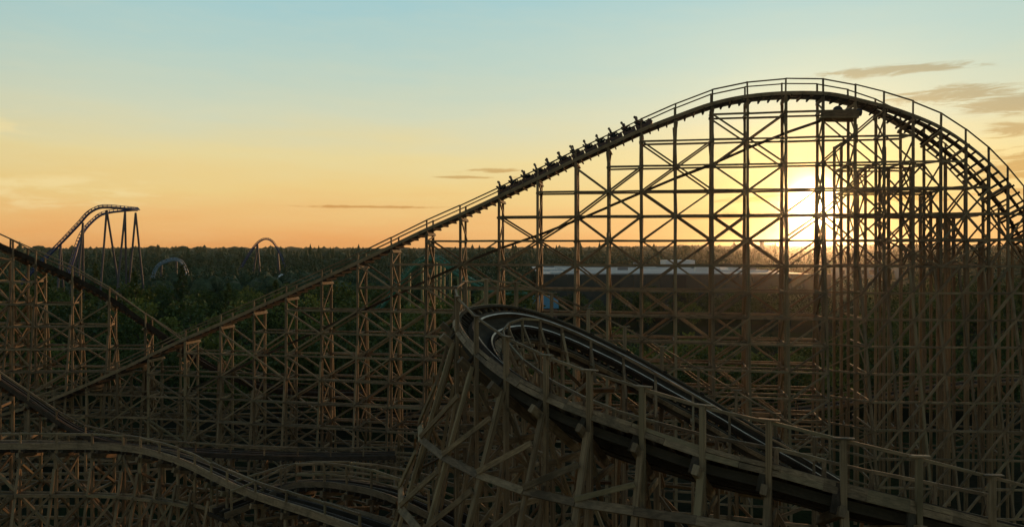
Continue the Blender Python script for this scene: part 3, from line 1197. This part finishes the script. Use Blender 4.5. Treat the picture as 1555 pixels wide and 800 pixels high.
def build_left():
    # hill coming down from the left, behind the lift
    px = [(-150, 322, 95, -14), (-90, 338, 95, -16), (-40, 357, 94, -18), (0, 375, 94, -20), (31, 391, 93, -22), (62, 406, 93, -22), (116, 430, 93, -22), (171, 461, 93, -22), (226, 499, 93, -18),
          (272, 531, 93, -14), (330, 566, 93, -8), (400, 590, 94, 0), (480, 600, 95, 0), (560, 600, 96, 0)]
    root = thing('descending_hill', 'wooden hill sloping down towards the foot of the lift hill', 'roller coaster', (-55, 93, 0))
    fr = Frame(root)
    p = px_path(px)
    lay_track(root, fr, p, 0, p.L, 0.8, 0.9, edge_h=.5, edge_mat=TRACKWOOD)
    us = [-90, -40, 3, 31, 62, 116, 171, 226, 280, 335, 390, 445, 500]
    trestle(fr, p, [p.find_u(u) for u in us], half=1.45, zrow=1.6, dz=2.56, hr=1.6, batter=[(1, 4, .12, 7, 2), (-1, 4, .12, 7, 1)], bent_x=True)
    fr.build()

    # a second low drop, seen under it
    px = [(-120, 505, 62, -16), (-60, 540, 62, -18), (0, 580, 62, -18), (40, 607, 62, -18), (80, 635, 62, -18), (115, 656, 62, -16), (165, 674, 62, -12), (230, 684, 63, -8), (310, 690, 64, -6), (400, 694, 65, -6), (500, 696, 66, -6), (600, 694, 67, -6)]
    root = thing('low_drop', 'low wooden drop levelling out beneath the foot of the lift hill', 'roller coaster', (-33, 62, 0))
    fr = Frame(root)
    p = px_path(px)
    lay_track(root, fr, p, 0, p.L, 0.7, 0.9, edge_mat=TRACKWOOD)
    trestle(fr, p, stations(p, 0, p.L, 2.6), zrow=1.2, dz=2.5, hr=1.1, batter=[], post=.2, bent_x=False, dens=.6, postup=(0, 1))
    fr.build()

    # level track bending down towards the near corner
    px = [(-140, 680, 51, -10), (-70, 681, 51, -10), (0, 682, 50.5, -10), (50, 682, 50.5, -11), (101, 682, 50.5, -12), (157, 683, 50.3, -14), (204, 687, 50, -16), (232, 693, 49.6, -18), (262, 702, 49, -19), (292, 714, 48.2, -19),
          (318, 727, 47.3, -18), (345, 740, 46.3, -17), (372, 752, 45.2, -16), (415, 767, 43.5, -14), (462, 782, 41.8, -12), (520, 802, 40, -10), (580, 825, 38, -9)]
    root = thing('curving_low_track', 'low wooden track with handrail bending down behind the pale edge beam', 'roller coaster', (-22, 48, 0))
    fr = Frame(root)
    p = px_path(px, ref=1.25)
    lay_track(root, fr, p, 0, p.L, 0.5, 0.8, edge_h=.4)
    us = [-110, -55, -5, 47, 101, 157, 204, 232, 262, 292, 318, 345, 370, 415, 462, 520, 575]
    trestle(fr, p, [p.find_u(u) for u in us], zrow=0.6, dz=2.45, hr=1.05, batter=[(1, 1.2, .22, 4, 1)], postup=(0, 1), post=.2, led=.16, midrail=False, brace_span=(2, 2))
    fr.build()

    # small turn with pale walkway boards
    px = [(330, 782, 45.6, -6), (380, 765, 46.8, -8), (425, 746, 47.5, -10), (463, 738, 47.6, -12), (512, 738, 46.9, -12), (550, 743, 45.8, -12), (590, 751, 44.4, -12), (630, 763, 42.8, -10), (675, 782, 41, -8), (720, 806, 39, -6)]
    root = thing('tight_low_turn', 'tight wooden turn with pale walkway boards and double handrail low on the ground side', 'roller coaster', (-9, 45, 0))
    root['label'] = 'small tight wooden turn with pale walkway boards and double handrails'
    fr = Frame(root)
    p = px_path(px)
    lay_track(root, fr, p, 0, p.L, 0.5, 0.7, plank=(0.3, p.L - .3, -1.45, -0.78))
    us = [340, 395, 430, 463, 512, 550, 590, 632, 680]
    trestle(fr, p, [p.find_u(u) for u in us], zrow=0.9, dz=2.45, hr=1.45, batter=[(1, 1.0, .2, 4, 1)], post=.19, led=.15, midrail=True)
    fr.build()


build_left()

# trestle of a lower run behind the turn, seen through the lift hill's legs
def build_lower_run():
    px = [(560, 640, 108, 0), (660, 628, 107, 0), (760, 622, 106, 0), (860, 622, 105, 0), (960, 628, 104, 0), (1060, 634, 102, 0), (1160, 630, 99, 0), (1260, 618, 97, 0), (1360, 600, 95, 0), (1460, 586, 93, 0), (1560, 580, 91, 0), (1640, 580, 90, 0)]
    root = thing('low_return_run', 'low wooden return run behind the legs of the lift hill', 'roller coaster', (20, 100, 0))
    fr = Frame(root, cap=200)
    p = px_path(px)
    lay_track(root, fr, p, 0, p.L, 1.0, 1.0)
    trestle(fr, p, stations(p, 0, p.L, 2.8), zrow=ZR, dz=2.44, hr=1.3, batter=[], post=.22, bent_x=False, dens=.5)
    fr.build()


build_lower_run()


# ------------------------------------------------------------------ the train and its riders
PAINT = plain('train_paint', (0.10, 0.035, 0.025), 0.4, 0.0, 0.1)
SEAT = plain('seat_padding', (0.03, 0.028, 0.026), 0.7)
SKIN = plain('skin', (0.42, 0.26, 0.18), 0.6)
HAIRS = [plain('hair_dark', (0.03, 0.022, 0.016), 0.7), plain('hair_brown', (0.09, 0.055, 0.03), 0.7), plain('hair_fair', (0.30, 0.21, 0.11), 0.7)]
CLOTH = [plain('cloth_%d' % i, c, 0.85) for i, c in enumerate(((0.05, 0.06, 0.10), (0.12, 0.03, 0.03), (0.06, 0.09, 0.06), (0.18, 0.17, 0.16), (0.03, 0.03, 0.03), (0.13, 0.10, 0.05)))]


def person_mesh(lean, hand_up):
    J, E_, Rr = [], [], []

    def v(p, r, par=None):
        J.append(p)
        Rr.append(r)
        if par is not None:
            E_.append((par, len(J) - 1))
        return len(J) - 1
    pel = v((0, 0, 0.12), (.15, .16))
    sp = v((-.03 + lean * .3, 0, .32), (.13, .15), pel)
    ch = v((-.06 + lean * .6, 0, .52), (.13, .17), sp)
    nk = v((-.05 + lean, 0, .66), (.055, .055), ch)
    h0 = v((-.03 + lean, 0, .75), (.085, .075), nk)
    h1 = v((-.03 + lean, 0, .86), (.095, .08), h0)
    v((-.03 + lean, 0, .94), (.05, .045), h1)
    v((.075 + lean, 0, .80), (.018, .015), h0)                      # nose
    for s in (-1, 1):
        v((-.03 + lean, s * .10, .81), (.018, .022), h0)            # ear
        hp = v((.05, s * .10, .10), (.10, .10), pel)
        kn = v((.46, s * .13, .20), (.068, .068), hp)
        an = v((.62, s * .13, -.20), (.042, .042), kn)
        v((.78, s * .13, -.25), (.038, .045), an)
        sh = v((-.06 + lean * .7, s * .20, .55), (.07, .07), ch)
        if hand_up and s > 0:
            el = v((.12, s * .26, .62), (.045, .045), sh)
            wr = v((.24, s * .24, .84), (.032, .032), el)
            pm = v((.27, s * .24, .92), (.04, .022), wr)
            dr = Vector((.25, 0, 1)).normalized()
        else:
            el = v((.10, s * .25, .34), (.045, .045), sh)
            wr = v((.32, s * .17, .38), (.032, .032), el)
            pm = v((.39, s * .16, .40), (.038, .024), wr)
            dr = Vector((.8, 0, -.45)).normalized()
        for k, (off, ln) in enumerate(((-.03, .06), (-.01, .075), (.012, .08), (.032, .07))):
            b = Vector(J[pm]) + Vector((0, off, 0)) + dr * .035
            a1 = v(tuple(b), (.010, .010), pm)
            v(tuple(b + dr * ln * .6 + Vector((0, 0, -.02))), (.009, .009), a1)
        v(tuple(Vector(J[pm]) + Vector((0, -s * .05, .02)) + dr * .02), (.011, .011), wr)
    me = bpy.data.meshes.new('person')
    me.from_pydata(J, E_, [])
    o = bpy.data.objects.new('person_build', me)
    COL.objects.link(o)
    o.modifiers.new('skin', 'SKIN')
    for i, sv in enumerate(me.skin_vertices[0].data):
        sv.radius = Rr[i]
        sv.use_root = (i == 0)
    o.modifiers.new('sub', 'SUBSURF').levels = 1
    dg = bpy.context.evaluated_depsgraph_get()
    out = bpy.data.meshes.new_from_object(o.evaluated_get(dg))
    bpy.data.objects.remove(o)
    out.materials.clear()
    out.materials.append(CLOTH[0])
    out.materials.append(SKIN)
    out.materials.append(CLOTH[4])
    for p in out.polygons:
        c = p.center
        hand = (c.x > .30 and c.z > .30) or (hand_up and c.z > .70 and c.y > .15)
        p.material_index = 1 if (c.z > .67 and abs(c.y) < .14) or hand else (2 if c.z < .22 else 0)
        p.use_smooth = True
    return out


def hair_mesh(lean, mat):
    bm = bmesh.new()
    bmesh.ops.create_uvsphere(bm, u_segments=12, v_segments=8, radius=.115, matrix=Matrix.Translation((-.045 + lean, 0, .865)) @ Matrix.Diagonal((1.0, .92, 1.0, 1)))
    for f in [f for f in bm.faces if f.calc_center_median().x > .02 + lean and f.calc_center_median().z < .90]:
        bm.faces.remove(f)
    return bm_mesh('hair', bm, mat, True)


def car_meshes():
    prof = [(-.62, .08), (.55, .08), (.68, .22), (.70, .50), (.62, .62), (.50, .56), (.42, .40), (-.22, .40), (-.40, .56), (-.62, .60)]
    def extr(pf, w):
        n = len(pf)
        V = [(x, -w, z) for x, z in pf] + [(x, w, z) for x, z in pf]
        Fc = [tuple(range(n)), tuple(range(2 * n - 1, n - 1, -1))] + [(i, n + i, n + (i + 1) % n, (i + 1) % n) for i in range(n)]
        return V, Fc
    body = mesh('body', *extr(prof, .58), PAINT)
    back = mesh('seat_back', *extr([(-.40, .40), (-.28, .42), (-.42, 1.02), (-.52, 1.06), (-.60, 1.0)], .52), SEAT)
    bm = bmesh.new()
    for s in (-1, 1):
        bmesh.ops.create_cone(bm, cap_ends=True, segments=8, radius1=.025, radius2=.025, depth=.42, matrix=Matrix.Translation((.36, s * .28, .62)) @ Matrix.Rotation(R(-35), 4, 'Y'))
    bmesh.ops.create_cone(bm, cap_ends=True, segments=8, radius1=.04, radius2=.04, depth=1.0, matrix=Matrix.Translation((.25, 0, .80)) @ Matrix.Rotation(R(90), 4, 'X'))
    bar = bm_mesh('lap_bar', bm, DARKMETAL)
    bm = bmesh.new()
    bmesh.ops.create_cone(bm, cap_ends=True, segments=16, radius1=.16, radius2=.16, depth=.1, matrix=Matrix.Rotation(R(90), 4, 'X'))
    wheel = bm_mesh('wheel', bm, DARKMETAL)
    nose = mesh('nose', *extr([(.70, .12), (1.02, .20), (1.12, .38), (1.0, .62), (.80, .78), (.66, .66), (.70, .5)], .52), PAINT)
    return body, back, bar, wheel, nose


def build_train():
    s0, s1 = full.find_u(770), full.find_u(978)
    n = 12
    tr = thing('coaster_train', 'train of twelve two-seat cars climbing the lift hill', 'train', full.at(s0)[0])
    body, back, bar, wheel, nose = car_meshes()
    inv = Matrix.Translation(-Vector(tr.location))
    variants = [(lean, up) for lean, up in ((-.03, False), (.06, False), (-.07, False), (0.02, False))]
    pm = [person_mesh(*v) for v in variants]
    hm = {(i, j): hair_mesh(variants[i][0], HAIRS[j]) for i in range(4) for j in range(3)}
    rg = random.Random(3)
    ords = ['rearmost', 'eleventh', 'tenth', 'ninth', 'eighth', 'seventh', 'sixth', 'fifth', 'fourth', 'third', 'second', 'leading']
    shirts = ['navy', 'dark red', 'green', 'grey', 'black', 'tan']
    for i in range(n):
        c, t, r, u, rh = full.at(s0 + (s1 - s0) * i / (n - 1))
        c = c + u * 0.33
        m = Matrix(((t.x, -r.x, u.x, c.x), (t.y, -r.y, u.y, c.y), (t.z, -r.z, u.z, c.z), (0, 0, 0, 1)))
        b = obj('car_body', body, tr, inv @ m)
        obj('seat_back', back, b)
        obj('lap_bar', bar, b)
        for x in (-.35, .42):
            for y in (-.54, .54):
                obj('wheel', wheel, b, Matrix.Translation((x, y * 1.0, .09)))
        if i == n - 1:
            obj('nose', nose, b)
        for s, side in ((-1, 'right-hand'), (1, 'left-hand')):
            k = rg.randrange(4)
            ci = rg.randrange(6)
            po = obj('person', pm[k], None, m @ Matrix.Translation((-.20, s * .27, .42)) @ Matrix.Scale(rg.uniform(1.0, 1.2), 4) @ Matrix.Rotation(R(rg.uniform(-4, 3)), 4, 'Y'))
            po.material_slots[0].link = 'OBJECT'
            po.material_slots[0].material = CLOTH[ci]
            tag(po, 'seated rider in a %s top, %s seat of the %s train car' % (shirts[ci], side, ords[i]), 'person', 'riders on the train')
            obj('hair', hm[(k, rg.randrange(3))], po)


build_train()

# ------------------------------------------------------------------ steel coasters in the distance
BLUE = plain('blue_track_paint', (0.035, 0.055, 0.15), 0.4, 0.0, 0.1)
VIOLET = plain('violet_support_paint', (0.10, 0.085, 0.09), 0.5, 0.0, 0.1)
GREEN = plain('green_track_paint', (0.06, 0.22, 0.13), 0.45, 0.0, 0.1)
OLIVE = plain('olive_support_paint', (0.24, 0.25, 0.10), 0.5, 0.0, 0.1)


def circle(cx, cy, r, n=8):
    return [(cx + r * math.cos(6.2832 * i / n), cy + r * math.sin(6.2832 * i / n)) for i in range(n)]


def tube(p0, p1, r, mat, name, root, n=10):
    ax = (p1 - p0).normalized()
    x = ax.orthogonal().normalized()
    y = ax.cross(x)
    V = [p + (x * math.cos(6.2832 * i / n) + y * math.sin(6.2832 * i / n)) * r for p in (p0, p1) for i in range(n)]
    Fc = [(i, (i + 1) % n, n + (i + 1) % n, n + i) for i in range(n)] + [tuple(range(n - 1, -1, -1)), tuple(range(n, 2 * n))]
    obj(name, mesh(name, V, Fc, mat, smooth=False), root, Matrix.Translation(-Vector(root.location)))


def steel_track(root, path, mat, k=1.0, step=1.2):
    inv = Matrix.Translation(-Vector(root.location))
    sp = obj('spine_tube', sweep(path, 0, path.L, step, circle(0, -.9 * k, .42 * k, 8), mat), root, inv)
    for s in (-1, 1):
        obj('rail_tube', sweep(path, 0, path.L, step, circle(s * .62 * k, 0, .13 * k, 6), mat), root, inv)
    V, Fc = [], []
    d = 0.5
    while d < path.L:
        c, t, r, u, rh = path.at(d)
        m = beam_matrix(c - r * .62 * k, c + r * .62 * k, .16 * k, .2 * k, up=u)
        m2 = beam_matrix(c - u * .75 * k, c, .3 * k, .3 * k, up=r)
        for mm in (m, m2):
            o = len(V)
            V += [mm @ Vector(q) for q in UNITV]
            Fc += [tuple(i + o for i in f) for f in BOXF]
        d += 1.5 * k
    obj('track_tie', mesh('track_tie', V, Fc, mat), root, inv, kind='stuff')


def build_steel():
    D = 250.0
    root = thing('steel_coaster', 'tall dark blue steel coaster summit on slender splayed columns', 'roller coaster', (P(160, HV, D).x, D, 0))
    px = [(28, 432, 248, 0), (52, 405, 248, 0), (76, 381, 249, 0), (100, 357, 250, 0), (118, 338, 250, 5), (132, 322, 250, 10), (148, 313, 250, 18), (166, 312, 251, 24), (186, 314, 253, 30), (203, 316, 257, 40),
          (211, 317, 263, 50), (205, 317, 269, 50), (188, 318, 272, 40), (168, 320, 271, 34), (150, 325, 269, 28), (136, 336, 266, 22), (125, 350, 263, 15), (117, 368, 260, 8), (110, 390, 258, 4), (100, 420, 256, 0)]
    path = Path([P(u, v, d) for u, v, d, b in px], [b for *_, b in px])
    steel_track(root, path, BLUE, 0.85)
    def leg(u0, v0, d0, u1, d1, r=.33):
        a = P(u0, v0, d0)
        x = (u1 - CU) / F * d1
        tube(Vector((x, d1, 0)), a, r, VIOLET, 'column', root)
    # foot columns are given by where the legs would meet the ground far below the tree tops
    for u0, v0, d0, fl, fr_ in ((162, 319, 252, 148, 191), (190, 321, 254, 172, 193), (206, 323, 258, 190, 224), (126, 338, 252, 112, 127), (125, 352, 263, 96, 127), (92, 371, 250, 84, 100)):
        leg(u0, v0, d0, fl, d0 - 3)
        leg(u0, v0, d0, fr_, d0 + 3)
    # camelback further away
    D = 420.0
    root = thing('steel_coaster_hill', 'blue steel coaster hump rising above the distant forest', 'roller coaster', (P(403, HV, D).x, D, 0))
    px = [(352, 430, D, 0), (366, 404, D, 0), (378, 384, D, 0), (390, 368, D, 0), (403, 361, D, 0), (415, 366, D + 2, 0), (425, 381, D + 3, 0), (434, 402, D + 4, 0), (443, 430, D + 5, 0)]
    path = Path([P(*q[:3]) for q in px], [q[3] for q in px])
    steel_track(root, path, BLUE, 0.85)
    for fu in (380, 398):
        tube(Vector(((fu - CU) / F * D, D, 0)), P(391, 371, D), .5, VIOLET, 'column', root)
    for fu in (420, 425):
        tube(Vector(((fu - CU) / F * D, D + 3, 0)), P(422, 384, D + 3), .45, VIOLET, 'column', root)
    # pale bend at the tree tops
    D = 300.0
    root = thing('steel_coaster_bend', 'pale blue steel track bend just showing over the tree tops', 'roller coaster', (P(250, HV, D).x, D, 0))
    px = [(228, 428, D, 0), (234, 408, D, 20), (243, 399, D, 25), (256, 394, D + 1, 25), (268, 392, D + 3, 20), (277, 397, D + 6, 10), (284, 412, D + 8, 0), (288, 430, D + 9, 0)]
    path = Path([P(*q[:3]) for q in px], [q[3] for q in px])
    pale = plain('pale_blue_paint', (0.20, 0.30, 0.38), 0.4)
    steel_track(root, path, pale, 0.9)
    for u0, v0 in ((245, 402), (268, 397)):
        a = P(u0, v0, D + 1)
        tube(Vector((a.x, a.y, 0)), a, .4, VIOLET, 'column', root)
    # green family coaster with many columns
    D = 190.0
    root = thing('green_coaster', 'green steel coaster on a row of upright olive columns beyond the lift hill', 'roller coaster', (P(680, HV, D).x, D, 0))
    px = [(570, 470, 196, 0), (598, 436, 195, 0), (616, 412, 194, 0), (632, 396, 193, 0), (650, 388, 192, 10), (668, 392, 190, 15), (682, 402, 188, 10), (700, 414, 187, 0), (718, 424, 186, 0), (738, 434, 186, 0), (760, 440, 187, 0), (800, 440, 190, 0)]
    path = Path([P(*q[:3]) for q in px], [q[3] for q in px])
    steel_track(root, path, GREEN, 1.0)
    for u0, v0 in ((622, 408), (641, 395), (647, 394), (662, 396), (668, 396), (674, 400), (684, 408), (696, 416), (712, 424), (733, 436), (756, 444)):
        d = path.at(path.find_u(u0))[0].y
        a = P(u0, v0, d)
        tube(Vector((a.x, a.y, 0)), a, .3, OLIVE, 'column', root)


build_steel()

# ------------------------------------------------------------------ buildings
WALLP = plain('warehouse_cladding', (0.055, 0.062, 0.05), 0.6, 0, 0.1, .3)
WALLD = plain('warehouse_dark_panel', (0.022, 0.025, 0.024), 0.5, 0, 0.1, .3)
ROOFP = plain('roof_membrane', (0.33, 0.31, 0.29), 0.55, 0, 0.12, .15)
ROOFD = plain('roof_grey', (0.25, 0.24, 0.23), 0.6, 0, 0.12, .2)
WHITE = plain('white_paint', (0.75, 0.73, 0.70), 0.5, 0, 0.06)


def boxm(name, x0, x1, y0, y1, z0, z1, mat, root):
    o = Vector(root.location)
    V = [(x0, y0, z0), (x1, y0, z0), (x1, y1, z0), (x0, y1, z0), (x0, y0, z1), (x1, y0, z1), (x1, y1, z1), (x0, y1, z1)]
    return obj(name, mesh(name, [Vector(v) - o for v in V], BOXF, mat), root)


def build_buildings():
    D = 300.0
    zt = P(0, 417, D).z
    x0, x1 = P(822, 0, D).x, P(1262, 0, D).x
    root = thing('warehouse', 'long low warehouse with dark walls and a pale flat roof before the forest', 'building', ((x0 + x1) / 2, D, 0))
    n = 22
    w = (x1 - x0) / n
    for i in range(n):
        dk = i in (5, 10, 16)
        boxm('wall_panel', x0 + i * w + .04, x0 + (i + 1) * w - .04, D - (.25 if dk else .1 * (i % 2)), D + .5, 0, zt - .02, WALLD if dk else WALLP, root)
    for i in range(0, n, 3):
        boxm('dock_door', x0 + i * w + 1.0, x0 + i * w + 4.2, D - .32, D - .27, .9, 4.8, ROOFD, root)
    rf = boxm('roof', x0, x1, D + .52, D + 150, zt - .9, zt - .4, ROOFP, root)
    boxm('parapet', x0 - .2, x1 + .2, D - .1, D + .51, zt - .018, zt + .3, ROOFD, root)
    rg = random.Random(2)
    for k in range(16):
        y = D + 8 + k * 8.6
        a = x0 + rg.uniform(2, 30)
        boxm('skylight', a, a + rg.uniform(30, 75), y, y + 2.4, zt - .40, zt + rg.uniform(.1, .7), WHITE if k % 3 else ROOFD, root)
    for k in range(9):
        x, y = rg.uniform(x0 + 5, x1 - 8), rg.uniform(D + 20, D + 140)
        boxm('roof_unit', x, x + rg.uniform(2.5, 6), y, y + 3, zt - .4, zt + rg.uniform(1.2, 2.6), ROOFD if k % 2 else WHITE, root)
    boxm('stair_house', P(1008, 0, 430).x, P(1052, 0, 430).x, 425, 440, zt - .4, P(0, 395, 430).z, WHITE, root)
    # second hall to the right
    D2 = 480.0
    z2 = P(0, 405, D2).z
    xa, xb = P(1268, 0, D2).x, P(1365, 0, D2).x
    root = thing('distant_hall', 'pale low hall at the forest edge behind the dense trestle', 'building', ((xa + xb) / 2, D2, 0))
    boxm('wall', xa, xb, D2, D2 + 40, 0, z2, plain('hall_wall', (.4, .38, .34), .6), root)
    boxm('roof', xa - .6, xb + .6, D2 - .6, D2 + 40.6, z2 + .003, z2 + .7, ROOFP, root)
    for i in range(6):
        boxm('window', xa + 3 + i * 6, xa + 6 + i * 6, D2 - .06, D2 - .01, z2 - 4.5, z2 - 2, DARKMETAL, root)
    # chimney
    c = P(1157, 0, 880)
    zc = P(0, 367, 880).z
    root = thing('chimney', 'lone square chimney standing above the treeline', 'chimney', (c.x, 880, 0))
    boxm('shaft', c.x - 1.6, c.x + 1.6, 878, 882, 0, zc - 1.2, ROOFD, root)
    boxm('cap', c.x - 1.9, c.x + 1.9, 877.7, 882.3, zc - 1.19, zc, ROOFD, root)
    # small house with a blue roof
    D = 252.0
    a, b = P(799, 0, D).x, P(846, 0, D).x
    ze, zr = P(0, 467, D).z, P(0, 452, D).z
    root = thing('blue_roofed_house', 'small brick house with a blue pitched roof among the trees', 'house', ((a + b) / 2, D, 0))
    brick = plain('brick_red', (.25, .12, .08), .8, 0, .25, 2)
    blue = plain('blue_roof', (.08, .24, .30), .5, 0, .1)
    V = [(a, D, 0), (b, D, 0), (b, D + 9, 0), (a, D + 9, 0), (a, D, ze), (b, D, ze), (b, D + 9, ze), (a, D + 9, ze), (a, D + 4.5, zr), (b, D + 4.5, zr)]
    obj('wall', mesh('wall', [Vector(v) - root.location for v in V], [(0, 3, 2, 1), (0, 1, 5, 4), (2, 3, 7, 6), (3, 0, 4, 8, 7), (1, 2, 6, 9, 5)], brick), root)
    e = .5
    V = [(a - e, D - e, ze - .25), (b + e, D - e, ze - .25), (b + e, D + 4.5, zr + .25), (a - e, D + 4.5, zr + .25), (b + e, D + 9 + e, ze - .25), (a - e, D + 9 + e, ze - .25)]
    V2 = [(x, y, z + .22) for x, y, z in V]
    Fc = [(0, 1, 2, 3), (3, 2, 4, 5)]
    obj('roof', mesh('roof', [Vector(v) - root.location for v in V + V2], [(0, 3, 2, 1), (3, 5, 4, 2), (6, 7, 8, 9), (9, 8, 10, 11), (0, 1, 7, 6), (1, 2, 8, 7), (2, 4, 10, 8), (4, 5, 11, 10), (5, 3, 9, 11), (3, 0, 6, 9)], blue), root)
    for i in range(3):
        boxm('window', a + 1 + i * 2.9, a + 2.2 + i * 2.9, D - .06, D - .01, ze - 3, ze - 1.2, DARKMETAL, root)
    # brown park hall
    D = 350.0
    a, b = P(352, 0, D).x, P(418, 0, D).x
    ze, zr = P(0, 452, D).z, P(0, 441, D).z
    root = thing('park_hall', 'low brown roofed park hall among trees left of the lift slope', 'building', ((a + b) / 2, D, 0))
    root['label'] = 'low park hall with a brown hipped roof among trees near the white dome'
    brown = plain('brown_roof', (.16, .10, .08), .8, 0, .2, .5)
    boxm('wall', a, b, D, D + 12, 0, ze, ROOFD, root)
    V = [(a - 1, D - 1, ze + .003), (b + 1, D - 1, ze + .003), (b + 1, D + 13, ze + .003), (a - 1, D + 13, ze + .003), (a + 4, D + 6, zr), (b - 4, D + 6, zr)]
    obj('roof', mesh('roof', [Vector(v) - root.location for v in V], [(3, 2, 1, 0), (0, 1, 5, 4), (1, 2, 5), (2, 3, 4, 5), (3, 0, 4)], brown), root)
    for i in range(6):
        boxm('window', a + 1.5 + i * 3, a + 3 + i * 3, D - .06, D - .01, ze - 2.2, ze - .8, DARKMETAL, root)
    # white dome on a round kiosk
    D = 340.0
    c = P(428, 0, D)
    zt = P(0, 416, D).z
    root = thing('domed_tower', 'round tower with a white egg-shaped dome rising from the trees', 'tower', (c.x, D, 0))
    tube(Vector((c.x, D, 0)), Vector((c.x, D, zt - 3.2)), 1.5, ROOFD, 'shaft', root, 16)
    bm = bmesh.new()
    bmesh.ops.create_uvsphere(bm, u_segments=20, v_segments=12, radius=1.75, matrix=Matrix.Translation((0, 0, zt - 2.2)) @ Matrix.Diagonal((1, 1, 1.25, 1)))
    obj('dome', bm_mesh('dome', bm, WHITE, True), root)


build_buildings()

# ------------------------------------------------------------------ evening haze
def build_haze():
    m = bpy.data.materials.new('haze_air')
    m.use_nodes = True
    nt = m.node_tree
    nt.nodes.clear()
    out = nt.nodes.new('ShaderNodeOutputMaterial')
    pv = nt.nodes.new('ShaderNodeVolumePrincipled')
    pv.inputs['Color'].default_value = (0.92, 0.90, 0.86, 1)
    pv.inputs['Density'].default_value = 0.00005
    pv.inputs['Anisotropy'].default_value = 0.968
    nt.links.new(pv.outputs[0], out.inputs['Volume'])
    x, y0, y1, z0, z1 = 3300, -120, 3950, -3, 56
    V = [(-x, y0, z0), (x, y0, z0), (x, y1, z0), (-x, y1, z0), (-x, y0, z1), (x, y0, z1), (x, y1, z1), (-x, y1, z1)]
    o = obj('haze', mesh('haze', V, BOXF, m), kind='stuff')


build_haze()
